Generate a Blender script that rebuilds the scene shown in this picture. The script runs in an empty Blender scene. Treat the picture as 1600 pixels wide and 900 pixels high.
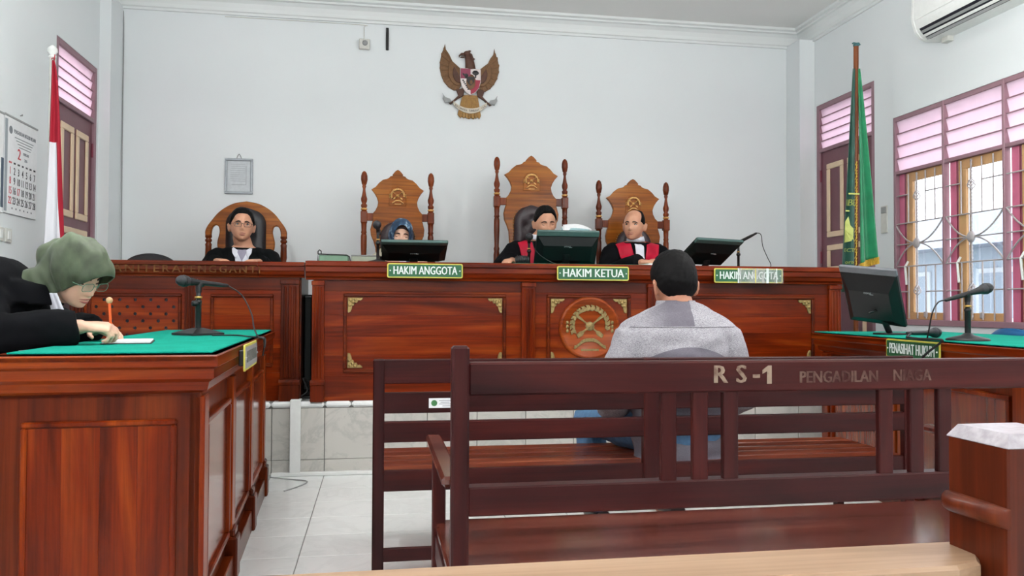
import bpy, bmesh, math, random
from math import sin, cos, pi, radians, sqrt, atan2
from mathutils import Vector, Matrix, Euler, noise
from mathutils.bvhtree import BVHTree
random.seed(7)
scene = bpy.context.scene
COL = scene.collection
# ---------------------------------------------------------------- camera
YAW, PIT, ROL, CAMH, FPX = .1666, .0228, -.0041, 1.1, 1256.8
_fw = Vector((sin(YAW)*cos(PIT), cos(YAW)*cos(PIT), sin(PIT)))
_rt = Vector((cos(YAW), -sin(YAW), 0)); _up = _rt.cross(_fw)
_r2 = cos(ROL)*_rt - sin(ROL)*_up; _u2 = sin(ROL)*_rt + cos(ROL)*_up
cd = bpy.data.cameras.new('camera'); cam = bpy.data.objects.new('camera', cd); COL.objects.link(cam)
cd.sensor_width = 36; cd.lens = FPX*36/1600; cd.clip_start = .05; cd.clip_end = 200
cam.matrix_world = Matrix(((_r2.x, _u2.x, -_fw.x, 0), (_r2.y, _u2.y, -_fw.y, 0), (_r2.z, _u2.z, -_fw.z, CAMH), (0, 0, 0, 1)))
scene.camera = cam
# ---------------------------------------------------------------- sky, lamps, exposure
scene.view_settings.view_transform = 'Standard'; scene.view_settings.look = 'None'
scene.view_settings.gamma = 1; scene.view_settings.use_curve_mapping = False
scene.view_settings.exposure = -.05
w = bpy.data.worlds.new('overcast_sky'); scene.world = w; w.use_nodes = True
bg = w.node_tree.nodes['Background']; bg.inputs[0].default_value = (.93, .96, 1, 1); bg.inputs[1].default_value = 5.2
FILL_W = 42; UP_W = 42          # watts of each added fill lamp, down and all round / up to the ceiling
def area(name, loc, rot, sx, sy, watts, col=(1, 1, 1)):
    l = bpy.data.lights.new(name, 'AREA'); l.shape = 'RECTANGLE'; l.size = sx; l.size_y = sy; l.energy = watts; l.color = col
    o = bpy.data.objects.new(name, l); COL.objects.link(o); o.location = loc; o.rotation_euler = rot; return o
# portals: guide the light of the sky through the window openings
def portal(loc, rot, sx, sy):
    o = area('sky_portal', loc, rot, sx, sy, 1); o.data.cycles.is_portal = True; return o
for y in (4.9, 1.75, -1.35): portal((4.20, y, 1.8), (0, radians(90), 0), 1.6, 1.7)
for y in (1.75, -1.35): portal((-2.38, y, 1.8), (0, radians(-90), 0), 1.6, 1.7)
portal((4.20, 6.43, 2.74), (0, radians(90), 0), .4, .85); portal((-2.38, 6.39, 2.74), (0, radians(-90), 0), .4, .85)

# ---------------------------------------------------------------- mesh helpers
def T(x, y, z): return Matrix.Translation((x, y, z))
def R(a, ax='Z'): return Matrix.Rotation(radians(a), 4, ax)
def S(x, y, z): return Matrix.Diagonal((x, y, z, 1))
class MB:
    def __init__(s): s.v = []; s.f = []; s.sm = []
    def add(s, vs, fs, M=None, smooth=False):
        b = len(s.v)
        if M is not None: vs = [M @ Vector(p) for p in vs]
        s.v += [tuple(p) for p in vs]
        s.f += [tuple(i+b for i in f) for f in fs]; s.sm += [smooth]*len(fs)
        return s
    def box(s, x0, x1, y0, y1, z0, z1, ch=0, M=None):
        """box with chamfered edges"""
        ch = min(ch, (x1-x0)*.45, (y1-y0)*.45, (z1-z0)*.45)
        if ch <= 0:
            vs = [(x, y, z) for x in (x0, x1) for y in (y0, y1) for z in (z0, z1)]
            fs = [(0, 1, 3, 2), (4, 6, 7, 5), (0, 4, 5, 1), (2, 3, 7, 6), (0, 2, 6, 4), (1, 5, 7, 3)]
            return s.add(vs, fs, M)
        vs = []; fs = []
        c = ((x0+x1)/2, (y0+y1)/2, (z0+z1)/2); h = ((x1-x0)/2, (y1-y0)/2, (z1-z0)/2)
        idx = {}
        for sx in (-1, 1):
            for sy in (-1, 1):
                for sz in (-1, 1):
                    for a in range(3):
                        k = [h[i]-ch for i in range(3)]; k[a] = h[a]
                        idx[(sx, sy, sz, a)] = len(vs); vs.append((c[0]+sx*k[0], c[1]+sy*k[1], c[2]+sz*k[2]))
        for a in range(3):
            b, d = (a+1) % 3, (a+2) % 3
            for q in (-1, 1):
                def key(p, r):
                    t = [0, 0, 0]; t[a] = q; t[b] = p; t[d] = r; return tuple(t)
                f = [idx[key(-1, -1)+(a,)], idx[key(1, -1)+(a,)], idx[key(1, 1)+(a,)], idx[key(-1, 1)+(a,)]]
                fs.append(tuple(f if q > 0 else f[::-1]))
        for a in range(3):
            b, d = (a+1) % 3, (a+2) % 3
            for p in (-1, 1):
                for r in (-1, 1):
                    def key(q):
                        t = [0, 0, 0]; t[a] = q; t[b] = p; t[d] = r; return tuple(t)
                    f = [idx[key(-1)+(b,)], idx[key(1)+(b,)], idx[key(1)+(d,)], idx[key(-1)+(d,)]]
                    fs.append(tuple(f if p*r > 0 else f[::-1]))
        for k in [(sx, sy, sz) for sx in (-1, 1) for sy in (-1, 1) for sz in (-1, 1)]:
            f = [idx[k+(0,)], idx[k+(1,)], idx[k+(2,)]]
            fs.append(tuple(f if k[0]*k[1]*k[2] > 0 else f[::-1]))
        return s.add(vs, fs, M)
    def prism(s, poly, z0, z1, M=None, ch=0, smooth=False):
        """polygon in XY extruded along Z; ch = chamfer of the top edge (inset towards the centroid normal)"""
        n = len(poly)
        A = sum(poly[i][0]*poly[(i+1) % n][1]-poly[(i+1) % n][0]*poly[i][1] for i in range(n))
        if A < 0: poly = poly[::-1]
        vs = [(p[0], p[1], z0) for p in poly]
        fs = [tuple(range(n-1, -1, -1))]
        if ch:
            ins = []
            for i in range(n):
                p0, p1, p2 = Vector(poly[i-1]), Vector(poly[i]), Vector(poly[(i+1) % n])
                d1 = (p1-p0); d2 = (p2-p1)
                n1 = Vector((-d1.y, d1.x)); n2 = Vector((-d2.y, d2.x))
                n1 = n1.normalized() if n1.length > 1e-9 else n2.normalized(); n2 = n2.normalized() if n2.length > 1e-9 else n1
                m = n1+n2
                m = m.normalized() if m.length > 1e-6 else n1
                ins.append(p1+m*ch)
            vs += [(p[0], p[1], z1-ch) for p in poly] + [(p.x, p.y, z1) for p in ins]
            fs += [(i, (i+1) % n, n+(i+1) % n, n+i) for i in range(n)]
            fs += [(n+i, n+(i+1) % n, 2*n+(i+1) % n, 2*n+i) for i in range(n)]
            fs.append(tuple(range(2*n, 3*n)))
        else:
            vs += [(p[0], p[1], z1) for p in poly]
            fs += [(i, (i+1) % n, n+(i+1) % n, n+i) for i in range(n)]
            fs.append(tuple(range(n, 2*n)))
        return s.add(vs, fs, M, smooth)
    def lathe(s, prof, seg=20, M=None, smooth=True):
        vs = []; fs = []; n = len(prof)
        for r, z in prof:
            for k in range(seg):
                a = 2*pi*k/seg; vs.append((r*cos(a), r*sin(a), z))
        for i in range(n-1):
            for k in range(seg):
                fs.append((i*seg+k, i*seg+(k+1) % seg, (i+1)*seg+(k+1) % seg, (i+1)*seg+k))
        s.add(vs, fs, M, smooth)
        s.add(vs[:seg], [tuple(range(seg-1, -1, -1))], M); s.add(vs[-seg:], [tuple(range(seg))], M)
        return s
    def tube(s, pts, rad, seg=10, M=None, ref=(1, 0, 0), closed=False, smooth=True):
        """rad: float, list of floats or list of (ra, rb): ra along ref"""
        pts = [Vector(p) for p in pts]; n = len(pts)
        if not isinstance(rad, (list, tuple)): rad = [rad]*n
        vs = []; fs = []; ref = Vector(ref); side = None
        for i, p in enumerate(pts):
            if closed: t = pts[(i+1) % n]-pts[i-1]
            else: t = pts[min(i+1, n-1)]-pts[max(i-1, 0)]
            t = t.normalized() if t.length > 1e-9 else Vector((0, 0, 1))
            q = side if side is not None else ref
            q = q-t*q.dot(t)
            if q.length < 1e-4: q = t.orthogonal()
            side = q.normalized()
            oth = t.cross(side)
            ra, rb = rad[i] if isinstance(rad[i], (list, tuple)) else (rad[i], rad[i])
            for k in range(seg):
                a = 2*pi*k/seg; vs.append(p+side*(ra*cos(a))+oth*(rb*sin(a)))
        m = n if closed else n-1
        for i in range(m):
            j = (i+1) % n
            for k in range(seg):
                fs.append((i*seg+k, i*seg+(k+1) % seg, j*seg+(k+1) % seg, j*seg+k))
        s.add(vs, fs, M, smooth)
        if not closed:
            s.add(vs[:seg], [tuple(range(seg-1, -1, -1))], M); s.add(vs[-seg:], [tuple(range(seg))], M)
        return s
    def ball(s, c, r, seg=16, rings=10, M=None):
        if not isinstance(r, (list, tuple)): r = (r, r, r)
        vs = [(c[0], c[1], c[2]-r[2])]; fs = []
        for i in range(1, rings):
            e = -pi/2+pi*i/rings
            for k in range(seg):
                a = 2*pi*k/seg; vs.append((c[0]+r[0]*cos(e)*cos(a), c[1]+r[1]*cos(e)*sin(a), c[2]+r[2]*sin(e)))
        vs.append((c[0], c[1], c[2]+r[2])); L = len(vs)-1
        for k in range(seg):
            fs.append((0, 1+(k+1) % seg, 1+k)); fs.append((L, L-seg+k, L-seg+(k+1) % seg))
        for i in range(rings-2):
            for k in range(seg):
                a = 1+i*seg; fs.append((a+k, a+(k+1) % seg, a+seg+(k+1) % seg, a+seg+k))
        return s.add(vs, fs, M, True)
    def grid(s, rows, M=None, smooth=True, closed=False):
        n = len(rows[0]); vs = [p for r in rows for p in r]; fs = []
        for i in range(len(rows)-1):
            for k in range(n if closed else n-1):
                fs.append((i*n+k, i*n+(k+1) % n, (i+1)*n+(k+1) % n, (i+1)*n+k))
        return s.add(vs, fs, M, smooth)
    def text(s, txt, size, M=None, depth=.001, bold=0.0, align='CENTER', sx=1.0, spacing=1.0, width=None):
        cu = bpy.data.curves.new('txt', 'FONT'); cu.body = txt; cu.size = size; cu.align_x = align; cu.align_y = 'CENTER'
        cu.extrude = depth/2; cu.resolution_u = 2; cu.space_character = spacing
        o = bpy.data.objects.new('txt', cu); COL.objects.link(o)
        bpy.context.view_layer.update()
        me = bpy.data.meshes.new_from_object(o.evaluated_get(bpy.context.evaluated_depsgraph_get()))
        bpy.data.objects.remove(o); bpy.data.curves.remove(cu)
        if width: xs = [v.co.x for v in me.vertices]; sx = width/(max(xs)-min(xs))
        MM = S(sx, 1, 1) if M is None else M @ S(sx, 1, 1)
        passes = (-.8, 0, .8) if bold else (0,)                      # bold: three passes side by side, each a hair higher
        for i, q in enumerate(passes):
            s.add([v.co.copy() for v in me.vertices], [tuple(p.vertices) for p in me.polygons], MM @ T(q*bold*size*1.1/max(sx, .3), 0, i*.00025))
        bpy.data.meshes.remove(me); return s
    def mesh(s, name):
        me = bpy.data.meshes.new(name); me.from_pydata(s.v, [], s.f)
        me.polygons.foreach_set('use_smooth', s.sm); me.update(); return me
# wall-facing frames: local X right, local Y up, local Z out of the surface
def FRONT(x, y, z): return Matrix(((1, 0, 0, x), (0, 0, -1, y), (0, 1, 0, z), (0, 0, 0, 1)))       # faces -Y
def obj(name, mb, mat, parent=None, M=None, fix=True):
    me = mb.mesh(name) if isinstance(mb, MB) else mb
    if fix and isinstance(mb, MB):
        b = bmesh.new(); b.from_mesh(me); bmesh.ops.recalc_face_normals(b, faces=b.faces); b.to_mesh(me); b.free()
    o = bpy.data.objects.new(name, me); COL.objects.link(o)
    if mat: me.materials.append(mat)
    if parent is not None: o.parent = parent
    if M is not None: o.matrix_local = M
    return o
def thing(name, label, cat, loc=(0, 0, 0), rotz=0, group=None):
    o = bpy.data.objects.new(name, None); COL.objects.link(o); o.empty_display_size = .1
    o.location = loc; o.rotation_euler = (0, 0, radians(rotz)); return tag(o, label, cat, group)
def tag(o, label, cat, group=None):
    o['label'] = label; o['category'] = cat
    if group: o['group'] = group
    return o
def struct(name, mb, mat, label=None, cat=None):
    o = obj(name, mb, mat); o['kind'] = 'structure'
    if label: o['label'] = label; o['category'] = cat or 'room'
    return o
def dup(src, parent=None, loc=None):
    c = src.copy(); COL.objects.link(c)
    if parent is not None: c.parent = parent
    if loc is not None: c.location = loc
    return c
def dup_tree(src, parent=None):
    c = dup(src, parent)
    for ch in list(src.children): dup_tree(ch, c)
    return c
def one(fn, *a, **k):
    m = MB(); getattr(m, fn)(*a, **k); return m

# ---------------------------------------------------------------- materials
def lin(c): return tuple(((v/255)/12.92 if v/255 <= .04045 else ((v/255+.055)/1.055)**2.4) for v in c)
def nt(name):
    m = bpy.data.materials.new(name); m.use_nodes = True; t = m.node_tree
    return m, t, t.nodes['Principled BSDF']
def N(t, kind, **kw):
    n = t.nodes.new(kind)
    for k, v in kw.items(): setattr(n, k, v)
    return n
def mixc(t, fac, a, b, mode='MIX'):
    n = N(t, 'ShaderNodeMix', data_type='RGBA', blend_type=mode)
    for sock, v in ((n.inputs[0], fac), (n.inputs[6], a), (n.inputs[7], b)):
        if hasattr(v, 'is_linked') or hasattr(v, 'links'): t.links.new(v, sock)
        elif isinstance(v, (int, float)): sock.default_value = v
        else: sock.default_value = (*v, 1)
    return n.outputs[2]
def coords(t, scale=(1, 1, 1), rnd=0.0):
    tc = N(t, 'ShaderNodeTexCoord'); mp = N(t, 'ShaderNodeMapping'); mp.inputs['Scale'].default_value = scale
    t.links.new(tc.outputs['Object'], mp.inputs['Vector'])
    if rnd:
        oi = N(t, 'ShaderNodeObjectInfo'); mu = N(t, 'ShaderNodeMath', operation='MULTIPLY'); mu.inputs[1].default_value = rnd
        t.links.new(oi.outputs['Random'], mu.inputs[0]); t.links.new(mu.outputs[0], mp.inputs['Location'])
    return mp.outputs[0]
def noisetex(t, vec, scale, detail=4, rough=.55, dist=0):
    n = N(t, 'ShaderNodeTexNoise'); n.inputs['Scale'].default_value = scale; n.inputs['Detail'].default_value = detail
    n.inputs['Roughness'].default_value = rough; n.inputs['Distortion'].default_value = dist
    t.links.new(vec, n.inputs['Vector']); return n.outputs['Fac']
def ramp(t, fac, stops, interp='LINEAR'):
    r = N(t, 'ShaderNodeValToRGB'); r.color_ramp.interpolation = interp; e = r.color_ramp.elements
    e[0].position = stops[0][0]; e[0].color = (*stops[0][1], 1)
    e[1].position = stops[1][0]; e[1].color = (*stops[1][1], 1)
    for p, c in stops[2:]:
        x = e.new(p); x.color = (*c, 1)
    t.links.new(fac, r.inputs[0]); return r.outputs[0]
def bump(t, b, fac, strength=.1, dist=.01):
    n = N(t, 'ShaderNodeBump'); n.inputs['Strength'].default_value = strength; n.inputs['Distance'].default_value = dist
    t.links.new(fac, n.inputs['Height']); t.links.new(n.outputs[0], b.inputs['Normal'])
def plain(name, c, rough=.5, metal=0, var=.06, vs=30, bmp=0, spec=None, sheen=0, coat=0):
    m, t, b = nt(name); c = lin(c)
    v = coords(t); f = noisetex(t, v, vs, 3)
    lo = tuple(x*(1-var) for x in c); hi = tuple(min(1, x*(1+var)) for x in c)
    t.links.new(ramp(t, f, [(.3, lo), (.7, hi)]), b.inputs['Base Color'])
    b.inputs['Roughness'].default_value = rough; b.inputs['Metallic'].default_value = metal
    if spec is not None: b.inputs['Specular IOR Level'].default_value = spec
    if sheen: b.inputs['Sheen Weight'].default_value = sheen
    if coat: b.inputs['Coat Weight'].default_value = coat; b.inputs['Coat Roughness'].default_value = .1
    if bmp: bump(t, b, f, bmp, .004)
    return m
def wood(name, dark, mid, light, axis, rough=.3, scale=1.0, coat=.08, rnd=7.0, streak=.55, tone=.0, spec=.17):
    m, t, b = nt(name); dark, mid, light = lin(dark), lin(mid), lin(light)
    sc = {'X': (.35, 3.2, 3.2), 'Y': (3.2, .35, 3.2), 'Z': (3.2, 3.2, .35)}[axis]
    v = coords(t, tuple(q*scale for q in sc), rnd)
    f = noisetex(t, v, 2.2, 5, .55, 1.1)
    c1 = ramp(t, f, [(.28, dark), (.5, mid), (.72, light)])
    v2 = coords(t, tuple(q*scale*(1 if q < 1 else 6) for q in sc), rnd)
    f2 = noisetex(t, v2, 3.5, 5, .65, .4)
    c2 = ramp(t, f2, [(.3, tuple(.55*x for x in dark)), (.62, (1, 1, 1))])
    c = mixc(t, streak, c1, c2, 'MULTIPLY')
    if tone:
        oi = N(t, 'ShaderNodeObjectInfo'); hs = N(t, 'ShaderNodeHueSaturation')
        mr = N(t, 'ShaderNodeMapRange'); mr.inputs['To Min'].default_value = 1-tone; mr.inputs['To Max'].default_value = 1+tone
        t.links.new(oi.outputs['Random'], mr.inputs[0]); t.links.new(mr.outputs[0], hs.inputs['Value']); t.links.new(c, hs.inputs['Color']); c = hs.outputs[0]
    t.links.new(c, b.inputs['Base Color'])
    b.inputs['Roughness'].default_value = rough
    b.inputs['Coat Weight'].default_value = coat; b.inputs['Coat Roughness'].default_value = .12; b.inputs['Specular IOR Level'].default_value = spec
    bump(t, b, f2, .05, .002)
    return m
M_ = {}
# teak of the court furniture (grain along X, Y or Z)
TK = ((72, 19, 2), (116, 36, 3), (150, 65, 14))
for ax in 'XYZ': M_['teak'+ax] = wood('polished_teak_'+ax.lower(), *TK, ax, rough=.28, tone=.09, streak=.45)
TD = ((56, 15, 3), (90, 29, 5), (118, 48, 13))
for ax in 'XYZ': M_['teakd'+ax] = wood('dark_polished_teak_'+ax.lower(), *TD, ax, rough=.3, tone=.08, streak=.45)
BN = ((34, 8, 9), (56, 16, 16), (76, 26, 22))
for ax in 'XYZ': M_['bench'+ax] = wood('dark_red_varnished_wood_'+ax.lower(), *BN, ax, rough=.38, streak=.4, tone=.08, coat=.03)
for ax in 'XZ': M_['seat'+ax] = wood('worn_seat_wood_'+ax.lower(), (70, 26, 16), (112, 50, 32), (150, 84, 56), ax, rough=.3, streak=.4, tone=.22)
CH = ((106, 52, 8), (150, 82, 18), (178, 112, 34))
for ax in 'XZ': M_['chair'+ax] = wood('honey_carved_wood_'+ax.lower(), *CH, ax, rough=.32, tone=.05)
M_['post'] = wood('turned_chair_wood', (74, 28, 10), (116, 50, 20), (148, 74, 32), 'Z', rough=.28)
M_['rail'] = wood('pale_worn_rail_wood', (140, 112, 88), (164, 134, 108), (180, 152, 126), 'X', rough=.3, streak=.25)
M_['newel'] = wood('red_brown_newel_wood', (58, 20, 8), (92, 36, 16), (116, 56, 28), 'Z', rough=.32, streak=.35)
M_['teakgloss'] = wood('glossy_teak_panel', *TK, 'Z', rough=.16, tone=.08, streak=.4, spec=.5, coat=.3)
M_['seatgloss'] = wood('worn_glossy_seat_board', (48, 18, 14), (92, 42, 32), (126, 72, 58), 'X', .16, .7, .35, streak=.35, spec=.5)
M_['brass'] = plain('aged_brass', (158, 136, 88), .38, .75, .25, 60, .3)
M_['brassd'] = plain('dull_gilt_metal', (140, 122, 80), .45, .55, .3, 60, .4)
M_['gilt'] = plain('carved_gilt', (204, 158, 88), .3, .3, .25, 60, .3)
M_['leather'] = plain('dark_brown_leather', (58, 48, 52), .42, 0, .15, 90, .15)
M_['leatherk'] = plain('black_leather', (32, 30, 34), .4, 0, .15, 90, .12)
M_['plastic'] = plain('black_plastic', (16, 17, 19), .42, 0, .1, 40)
M_['monitor'] = plain('black_green_monitor_plastic', (7, 16, 16), .5, 0, .1, 30, 0, .25)
M_['monitoredge'] = plain('grey_green_bezel_plastic', (70, 98, 94), .4, 0, .06, 30)
M_['monitorgrey'] = plain('grey_bezel_plastic', (110, 112, 118), .4, 0, .06, 30)
M_['logo'] = plain('silver_print', (170, 180, 180), .4, .2)
M_['chrome'] = plain('chrome', (205, 205, 208), .2, 1, .04)
M_['mesh'] = plain('microphone_mesh', (62, 62, 66), .45, .6, .35, 900, .5)
M_['rubber'] = plain('black_cable_rubber', (18, 18, 20), .55)
M_['gold'] = plain('gold_ring', (200, 160, 90), .3, .8)
M_['white'] = plain('white_plastic', (226, 228, 226), .45, 0, .03)
M_['offwhite'] = plain('offwhite_plastic', (206, 206, 200), .5, 0, .05)
M_['grey'] = plain('grey_plastic', (150, 152, 152), .5, 0, .05)
M_['paper'] = plain('white_paper', (232, 234, 236), .8, 0, .03)
M_['bluepaper'] = plain('pale_blue_paper', (150, 182, 186), .8, 0, .05)
M_['ink'] = plain('black_print', (44, 46, 52), .7)
M_['greyink'] = plain('grey_print', (120, 124, 130), .7)
M_['redink'] = plain('red_print', (190, 52, 66), .7)
M_['signgreen'] = plain('green_sign_enamel', (26, 92, 56), .35, 0, .08)
M_['signyellow'] = plain('yellow_sign_border', (204, 196, 84), .4, 0, .06)
M_['signwhite'] = plain('white_sign_lettering', (222, 232, 228), .45, 0, .04)
M_['redcloth'] = plain('red_flag_cloth', (166, 14, 40), .75, 0, .12, 14, 0, None, .3)
M_['robe'] = plain('black_robe_cloth', (9, 10, 14), .85, 0, .2, 20, .2, .12, 0)
M_['suit'] = plain('black_suit_cloth', (10, 13, 15), .85, 0, .2, 20, .2, .12, 0)
M_['robered'] = plain('crimson_satin', (178, 6, 46), .5, 0, .1, 12, 0, .25)
M_['shirt'] = plain('white_shirt_cloth', (220, 222, 232), .75, 0, .05, 30, .1)
M_['hair'] = plain('black_hair', (8, 7, 8), .6, 0, .3, 120, .3, .15)
M_['lash'] = plain('dark_brow_hair', (48, 30, 24), .7)
M_['iris'] = plain('dark_brown_iris', (28, 16, 12), .2)
M_['eyewhite'] = plain('eye_white', (214, 206, 200), .35)
M_['pencil'] = plain('orange_pencil_paint', (226, 96, 40), .35)
M_['pencilwood'] = plain('pale_wood', (196, 158, 116), .6)
M_['jeans'] = plain('blue_denim', (76, 112, 148), .8, 0, .22, 40, .2)
M_['bluechair'] = plain('blue_chair_plastic', (30, 96, 150), .35)
M_['maroon'] = plain('maroon_paint', (118, 40, 60), .4, 0, .1, 12)
M_['doormaroon'] = plain('dull_maroon_door_paint', (112, 66, 76), .4, 0, .08, 10)
M_['mauve'] = plain('mauve_frame_paint', (146, 112, 122), .5, 0, .06, 10)
M_['cream'] = plain('cream_moulding_paint', (226, 200, 168), .45, 0, .05, 10)
M_['jamb'] = plain('daylit_maroon_jamb', (196, 104, 134), .4, 0, .08, 10); M_['sash'] = plain('tan_sash_paint', (196, 152, 106), .45, 0, .08, 10)  # jamb: daylight on maroon put into the pink colour
M_['iron'] = plain('grey_white_painted_iron', (172, 164, 166), .4, .1, .1, 30)
M_['dark'] = plain('dark_slot', (14, 14, 30), .6)
def skin(name, c, lip=None):
    m, t, b = nt(name); c = lin(c)
    v = coords(t); f = noisetex(t, v, 22, 4)
    t.links.new(ramp(t, f, [(.3, (c[0]*.9, c[1]*.84, c[2]*.82)), (.7, (c[0]*1.05, c[1]*1.04, c[2]*1.02))]), b.inputs['Base Color'])
    b.inputs['Roughness'].default_value = .48; b.inputs['Subsurface Weight'].default_value = .08
    b.inputs['Subsurface Radius'].default_value = (.01, .004, .002); b.inputs['Subsurface Scale'].default_value = .5
    return m
M_['skin1'] = skin('skin_warm_tan', (206, 154, 126)); M_['skin2'] = skin('skin_light', (224, 182, 158)); M_['skin3'] = skin('skin_brown', (184, 128, 102))
M_['lips'] = plain('lip_skin', (150, 82, 76), .45)
def felt():
    m, t, b = nt('green_felt_cloth'); v = coords(t); f = noisetex(t, v, 260, 4); g = noisetex(t, v, 9, 3)
    c = ramp(t, f, [(.3, lin((8, 130, 110))), (.7, lin((20, 158, 138)))])
    t.links.new(mixc(t, .25, c, ramp(t, g, [(.35, lin((8, 124, 106))), (.65, lin((26, 164, 144)))])), b.inputs['Base Color'])
    b.inputs['Roughness'].default_value = .95; b.inputs['Specular IOR Level'].default_value = .1; bump(t, b, f, .4, .003); return m
M_['felt'] = felt()
def wallmat(name, c, rough=.42):
    m, t, b = nt(name); v = coords(t); f = noisetex(t, v, 60, 5); g = noisetex(t, v, .8, 3); c = lin(c)
    t.links.new(ramp(t, g, [(.3, tuple(x*.965 for x in c)), (.7, c)]), b.inputs['Base Color'])
    b.inputs['Roughness'].default_value = rough; bump(t, b, f, .06, .003); return m
M_['wall'] = wallmat('white_wall_paint', (228, 233, 235)); M_['ceil'] = wallmat('white_ceiling_paint', (234, 234, 232), .6)
M_['plaster'] = wallmat('white_cornice_plaster', (226, 230, 230), .5)
def marble(name, base, vein, rough, amt=.35, rnd=40):
    m, t, b = nt(name); v = coords(t, (1, 1, 1), rnd)
    f = noisetex(t, v, 2.6, 7, .62, 1.6)
    r = ramp(t, f, [(.44, (0, 0, 0)), (.5, (1, 1, 1)), (.56, (0, 0, 0))])
    g = noisetex(t, v, 5, 4); mm = N(t, 'ShaderNodeMath', operation='MULTIPLY'); t.links.new(r, mm.inputs[0]); t.links.new(g, mm.inputs[1])
    m2 = N(t, 'ShaderNodeMath', operation='MULTIPLY'); t.links.new(mm.outputs[0], m2.inputs[0]); m2.inputs[1].default_value = amt
    t.links.new(mixc(t, m2.outputs[0], lin(base), lin(vein)), b.inputs['Base Color'])
    b.inputs['Roughness'].default_value = rough; return m
M_['tile'] = marble('white_marbled_floor_tile', (236, 239, 239), (160, 166, 168), .16, .22)
M_['riser'] = marble('white_marbled_riser_tile', (192, 190, 184), (124, 126, 124), .2, .45)
M_['grout'] = plain('dark_grout', (120, 120, 118), .8)
def translucent(name, c):
    m, t, b = nt(name); v = coords(t); f = noisetex(t, v, 6, 3); c = lin(c)
    col = ramp(t, f, [(.3, tuple(x*.94 for x in c)), (.7, c)])
    t.links.new(col, b.inputs['Base Color']); b.inputs['Roughness'].default_value = .5
    tr = N(t, 'ShaderNodeBsdfTranslucent'); t.links.new(col, tr.inputs[0]); mx = N(t, 'ShaderNodeMixShader'); mx.inputs[0].default_value = .6
    t.links.new(b.outputs[0], mx.inputs[1]); t.links.new(tr.outputs[0], mx.inputs[2]); t.links.new(mx.outputs[0], t.nodes['Material Output'].inputs[0]); return m
M_['louvre'] = translucent('pink_white_louvre_slat', (244, 226, 236))  # daylight glow put into the slats by pale tint and translucency
def glass(k=.35, nm='clear_window_glass'):
    m, t, b = nt(nm); g = N(t, 'ShaderNodeBsdfGlossy'); g.inputs['Roughness'].default_value = .03
    tr = N(t, 'ShaderNodeBsdfTransparent'); tr.inputs[0].default_value = (.95, .97, .98, 1); lw = N(t, 'ShaderNodeLayerWeight'); lw.inputs[0].default_value = .25; fr = N(t, 'ShaderNodeMath', operation='MULTIPLY'); fr.inputs[1].default_value = k; t.links.new(lw.outputs['Fresnel'], fr.inputs[0])
    mx = N(t, 'ShaderNodeMixShader'); t.links.new(fr.outputs[0], mx.inputs[0]); t.links.new(tr.outputs[0], mx.inputs[1]); t.links.new(g.outputs[0], mx.inputs[2])
    t.links.new(mx.outputs[0], t.nodes['Material Output'].inputs[0]); return m
M_['glass'] = glass(); M_['lens'] = glass(.06, 'spectacle_lens'); M_['glassesgreen'] = plain('green_clear_spectacle_frame', (96, 132, 112), .25)
def film():
    m, t, b = nt('milky_plastic_tape'); b.inputs['Base Color'].default_value = (.75, .76, .74, 1); b.inputs['Roughness'].default_value = .15; v = coords(t, (1, .2, 1)); f = noisetex(t, v, 30, 3)
    t.links.new(ramp(t, f, [(.35, (.08, .08, .08)), (.65, (.36, .36, .36))]), b.inputs['Alpha']); return m
M_['film'] = film()
def worn(name, c, basec, lo, hi, sc=30):
    """faded stencil paint: letters worn back to the wood colour"""
    m, t, b = nt(name); v = coords(t); f = noisetex(t, v, sc, 4)
    t.links.new(ramp(t, f, [(lo, lin(basec)), (hi, lin(c))]), b.inputs['Base Color']); b.inputs['Roughness'].default_value = .6; b.inputs['Specular IOR Level'].default_value = .12; return m
M_['stencil'] = worn('faded_stencil_paint', (146, 128, 112), (80, 46, 40), .25, .5)
M_['stencilf'] = worn('badly_worn_stencil_paint', (112, 90, 80), (58, 24, 24), .36, .66, 14)
M_['goldletter'] = worn('dulled_gilt_lettering', (112, 76, 40), (72, 34, 15), .3, .6, 25)
# ================================================================ SETTING
XL, XR, YB, YR, ZC, DY, DZ = -2.20, 4.02, 7.15, -4.0, 3.75, 5.39, .474
TS = .3333
fl = struct('floor', one('box', XL-.2, XR+.2, YR-.2, DY+.05, -.12, -.004), M_['grout'], 'floor of glossy white marbled tiles with thin dark joints', 'floor')
tile_me = None
g = .0022
for j in range(26):
    for i in range(20):
        x0 = -.3284+(i-6)*TS; y1 = 5.317-(j-0)*TS
        if j == 0: y1 = DY
        y0 = 5.317-(j+1)*TS
        if x0 < XL-.4 or x0 > XR or y0 < YR-.2: continue
        if y0 < 1.3: continue                       # behind and under the camera: one plain slab below
        b = MB().box(g, TS-g, g, (y1-y0)-g, -.02, 0, .0015)
        if j > 0 and tile_me is not None:
            t = bpy.data.objects.new('tile', tile_me); COL.objects.link(t); t.parent = fl
        else:
            t = obj('tile', b, M_['tile'], fl)
            if j > 0: tile_me = t.data
        t.location = (x0, y0, 0)
obj('rear_tiling', one('box', XL-.2, XR+.2, YR-.2, 5.317-12*TS-.002, -.03, 0), M_['tile'], fl)['kind'] = 'stuff'
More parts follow.
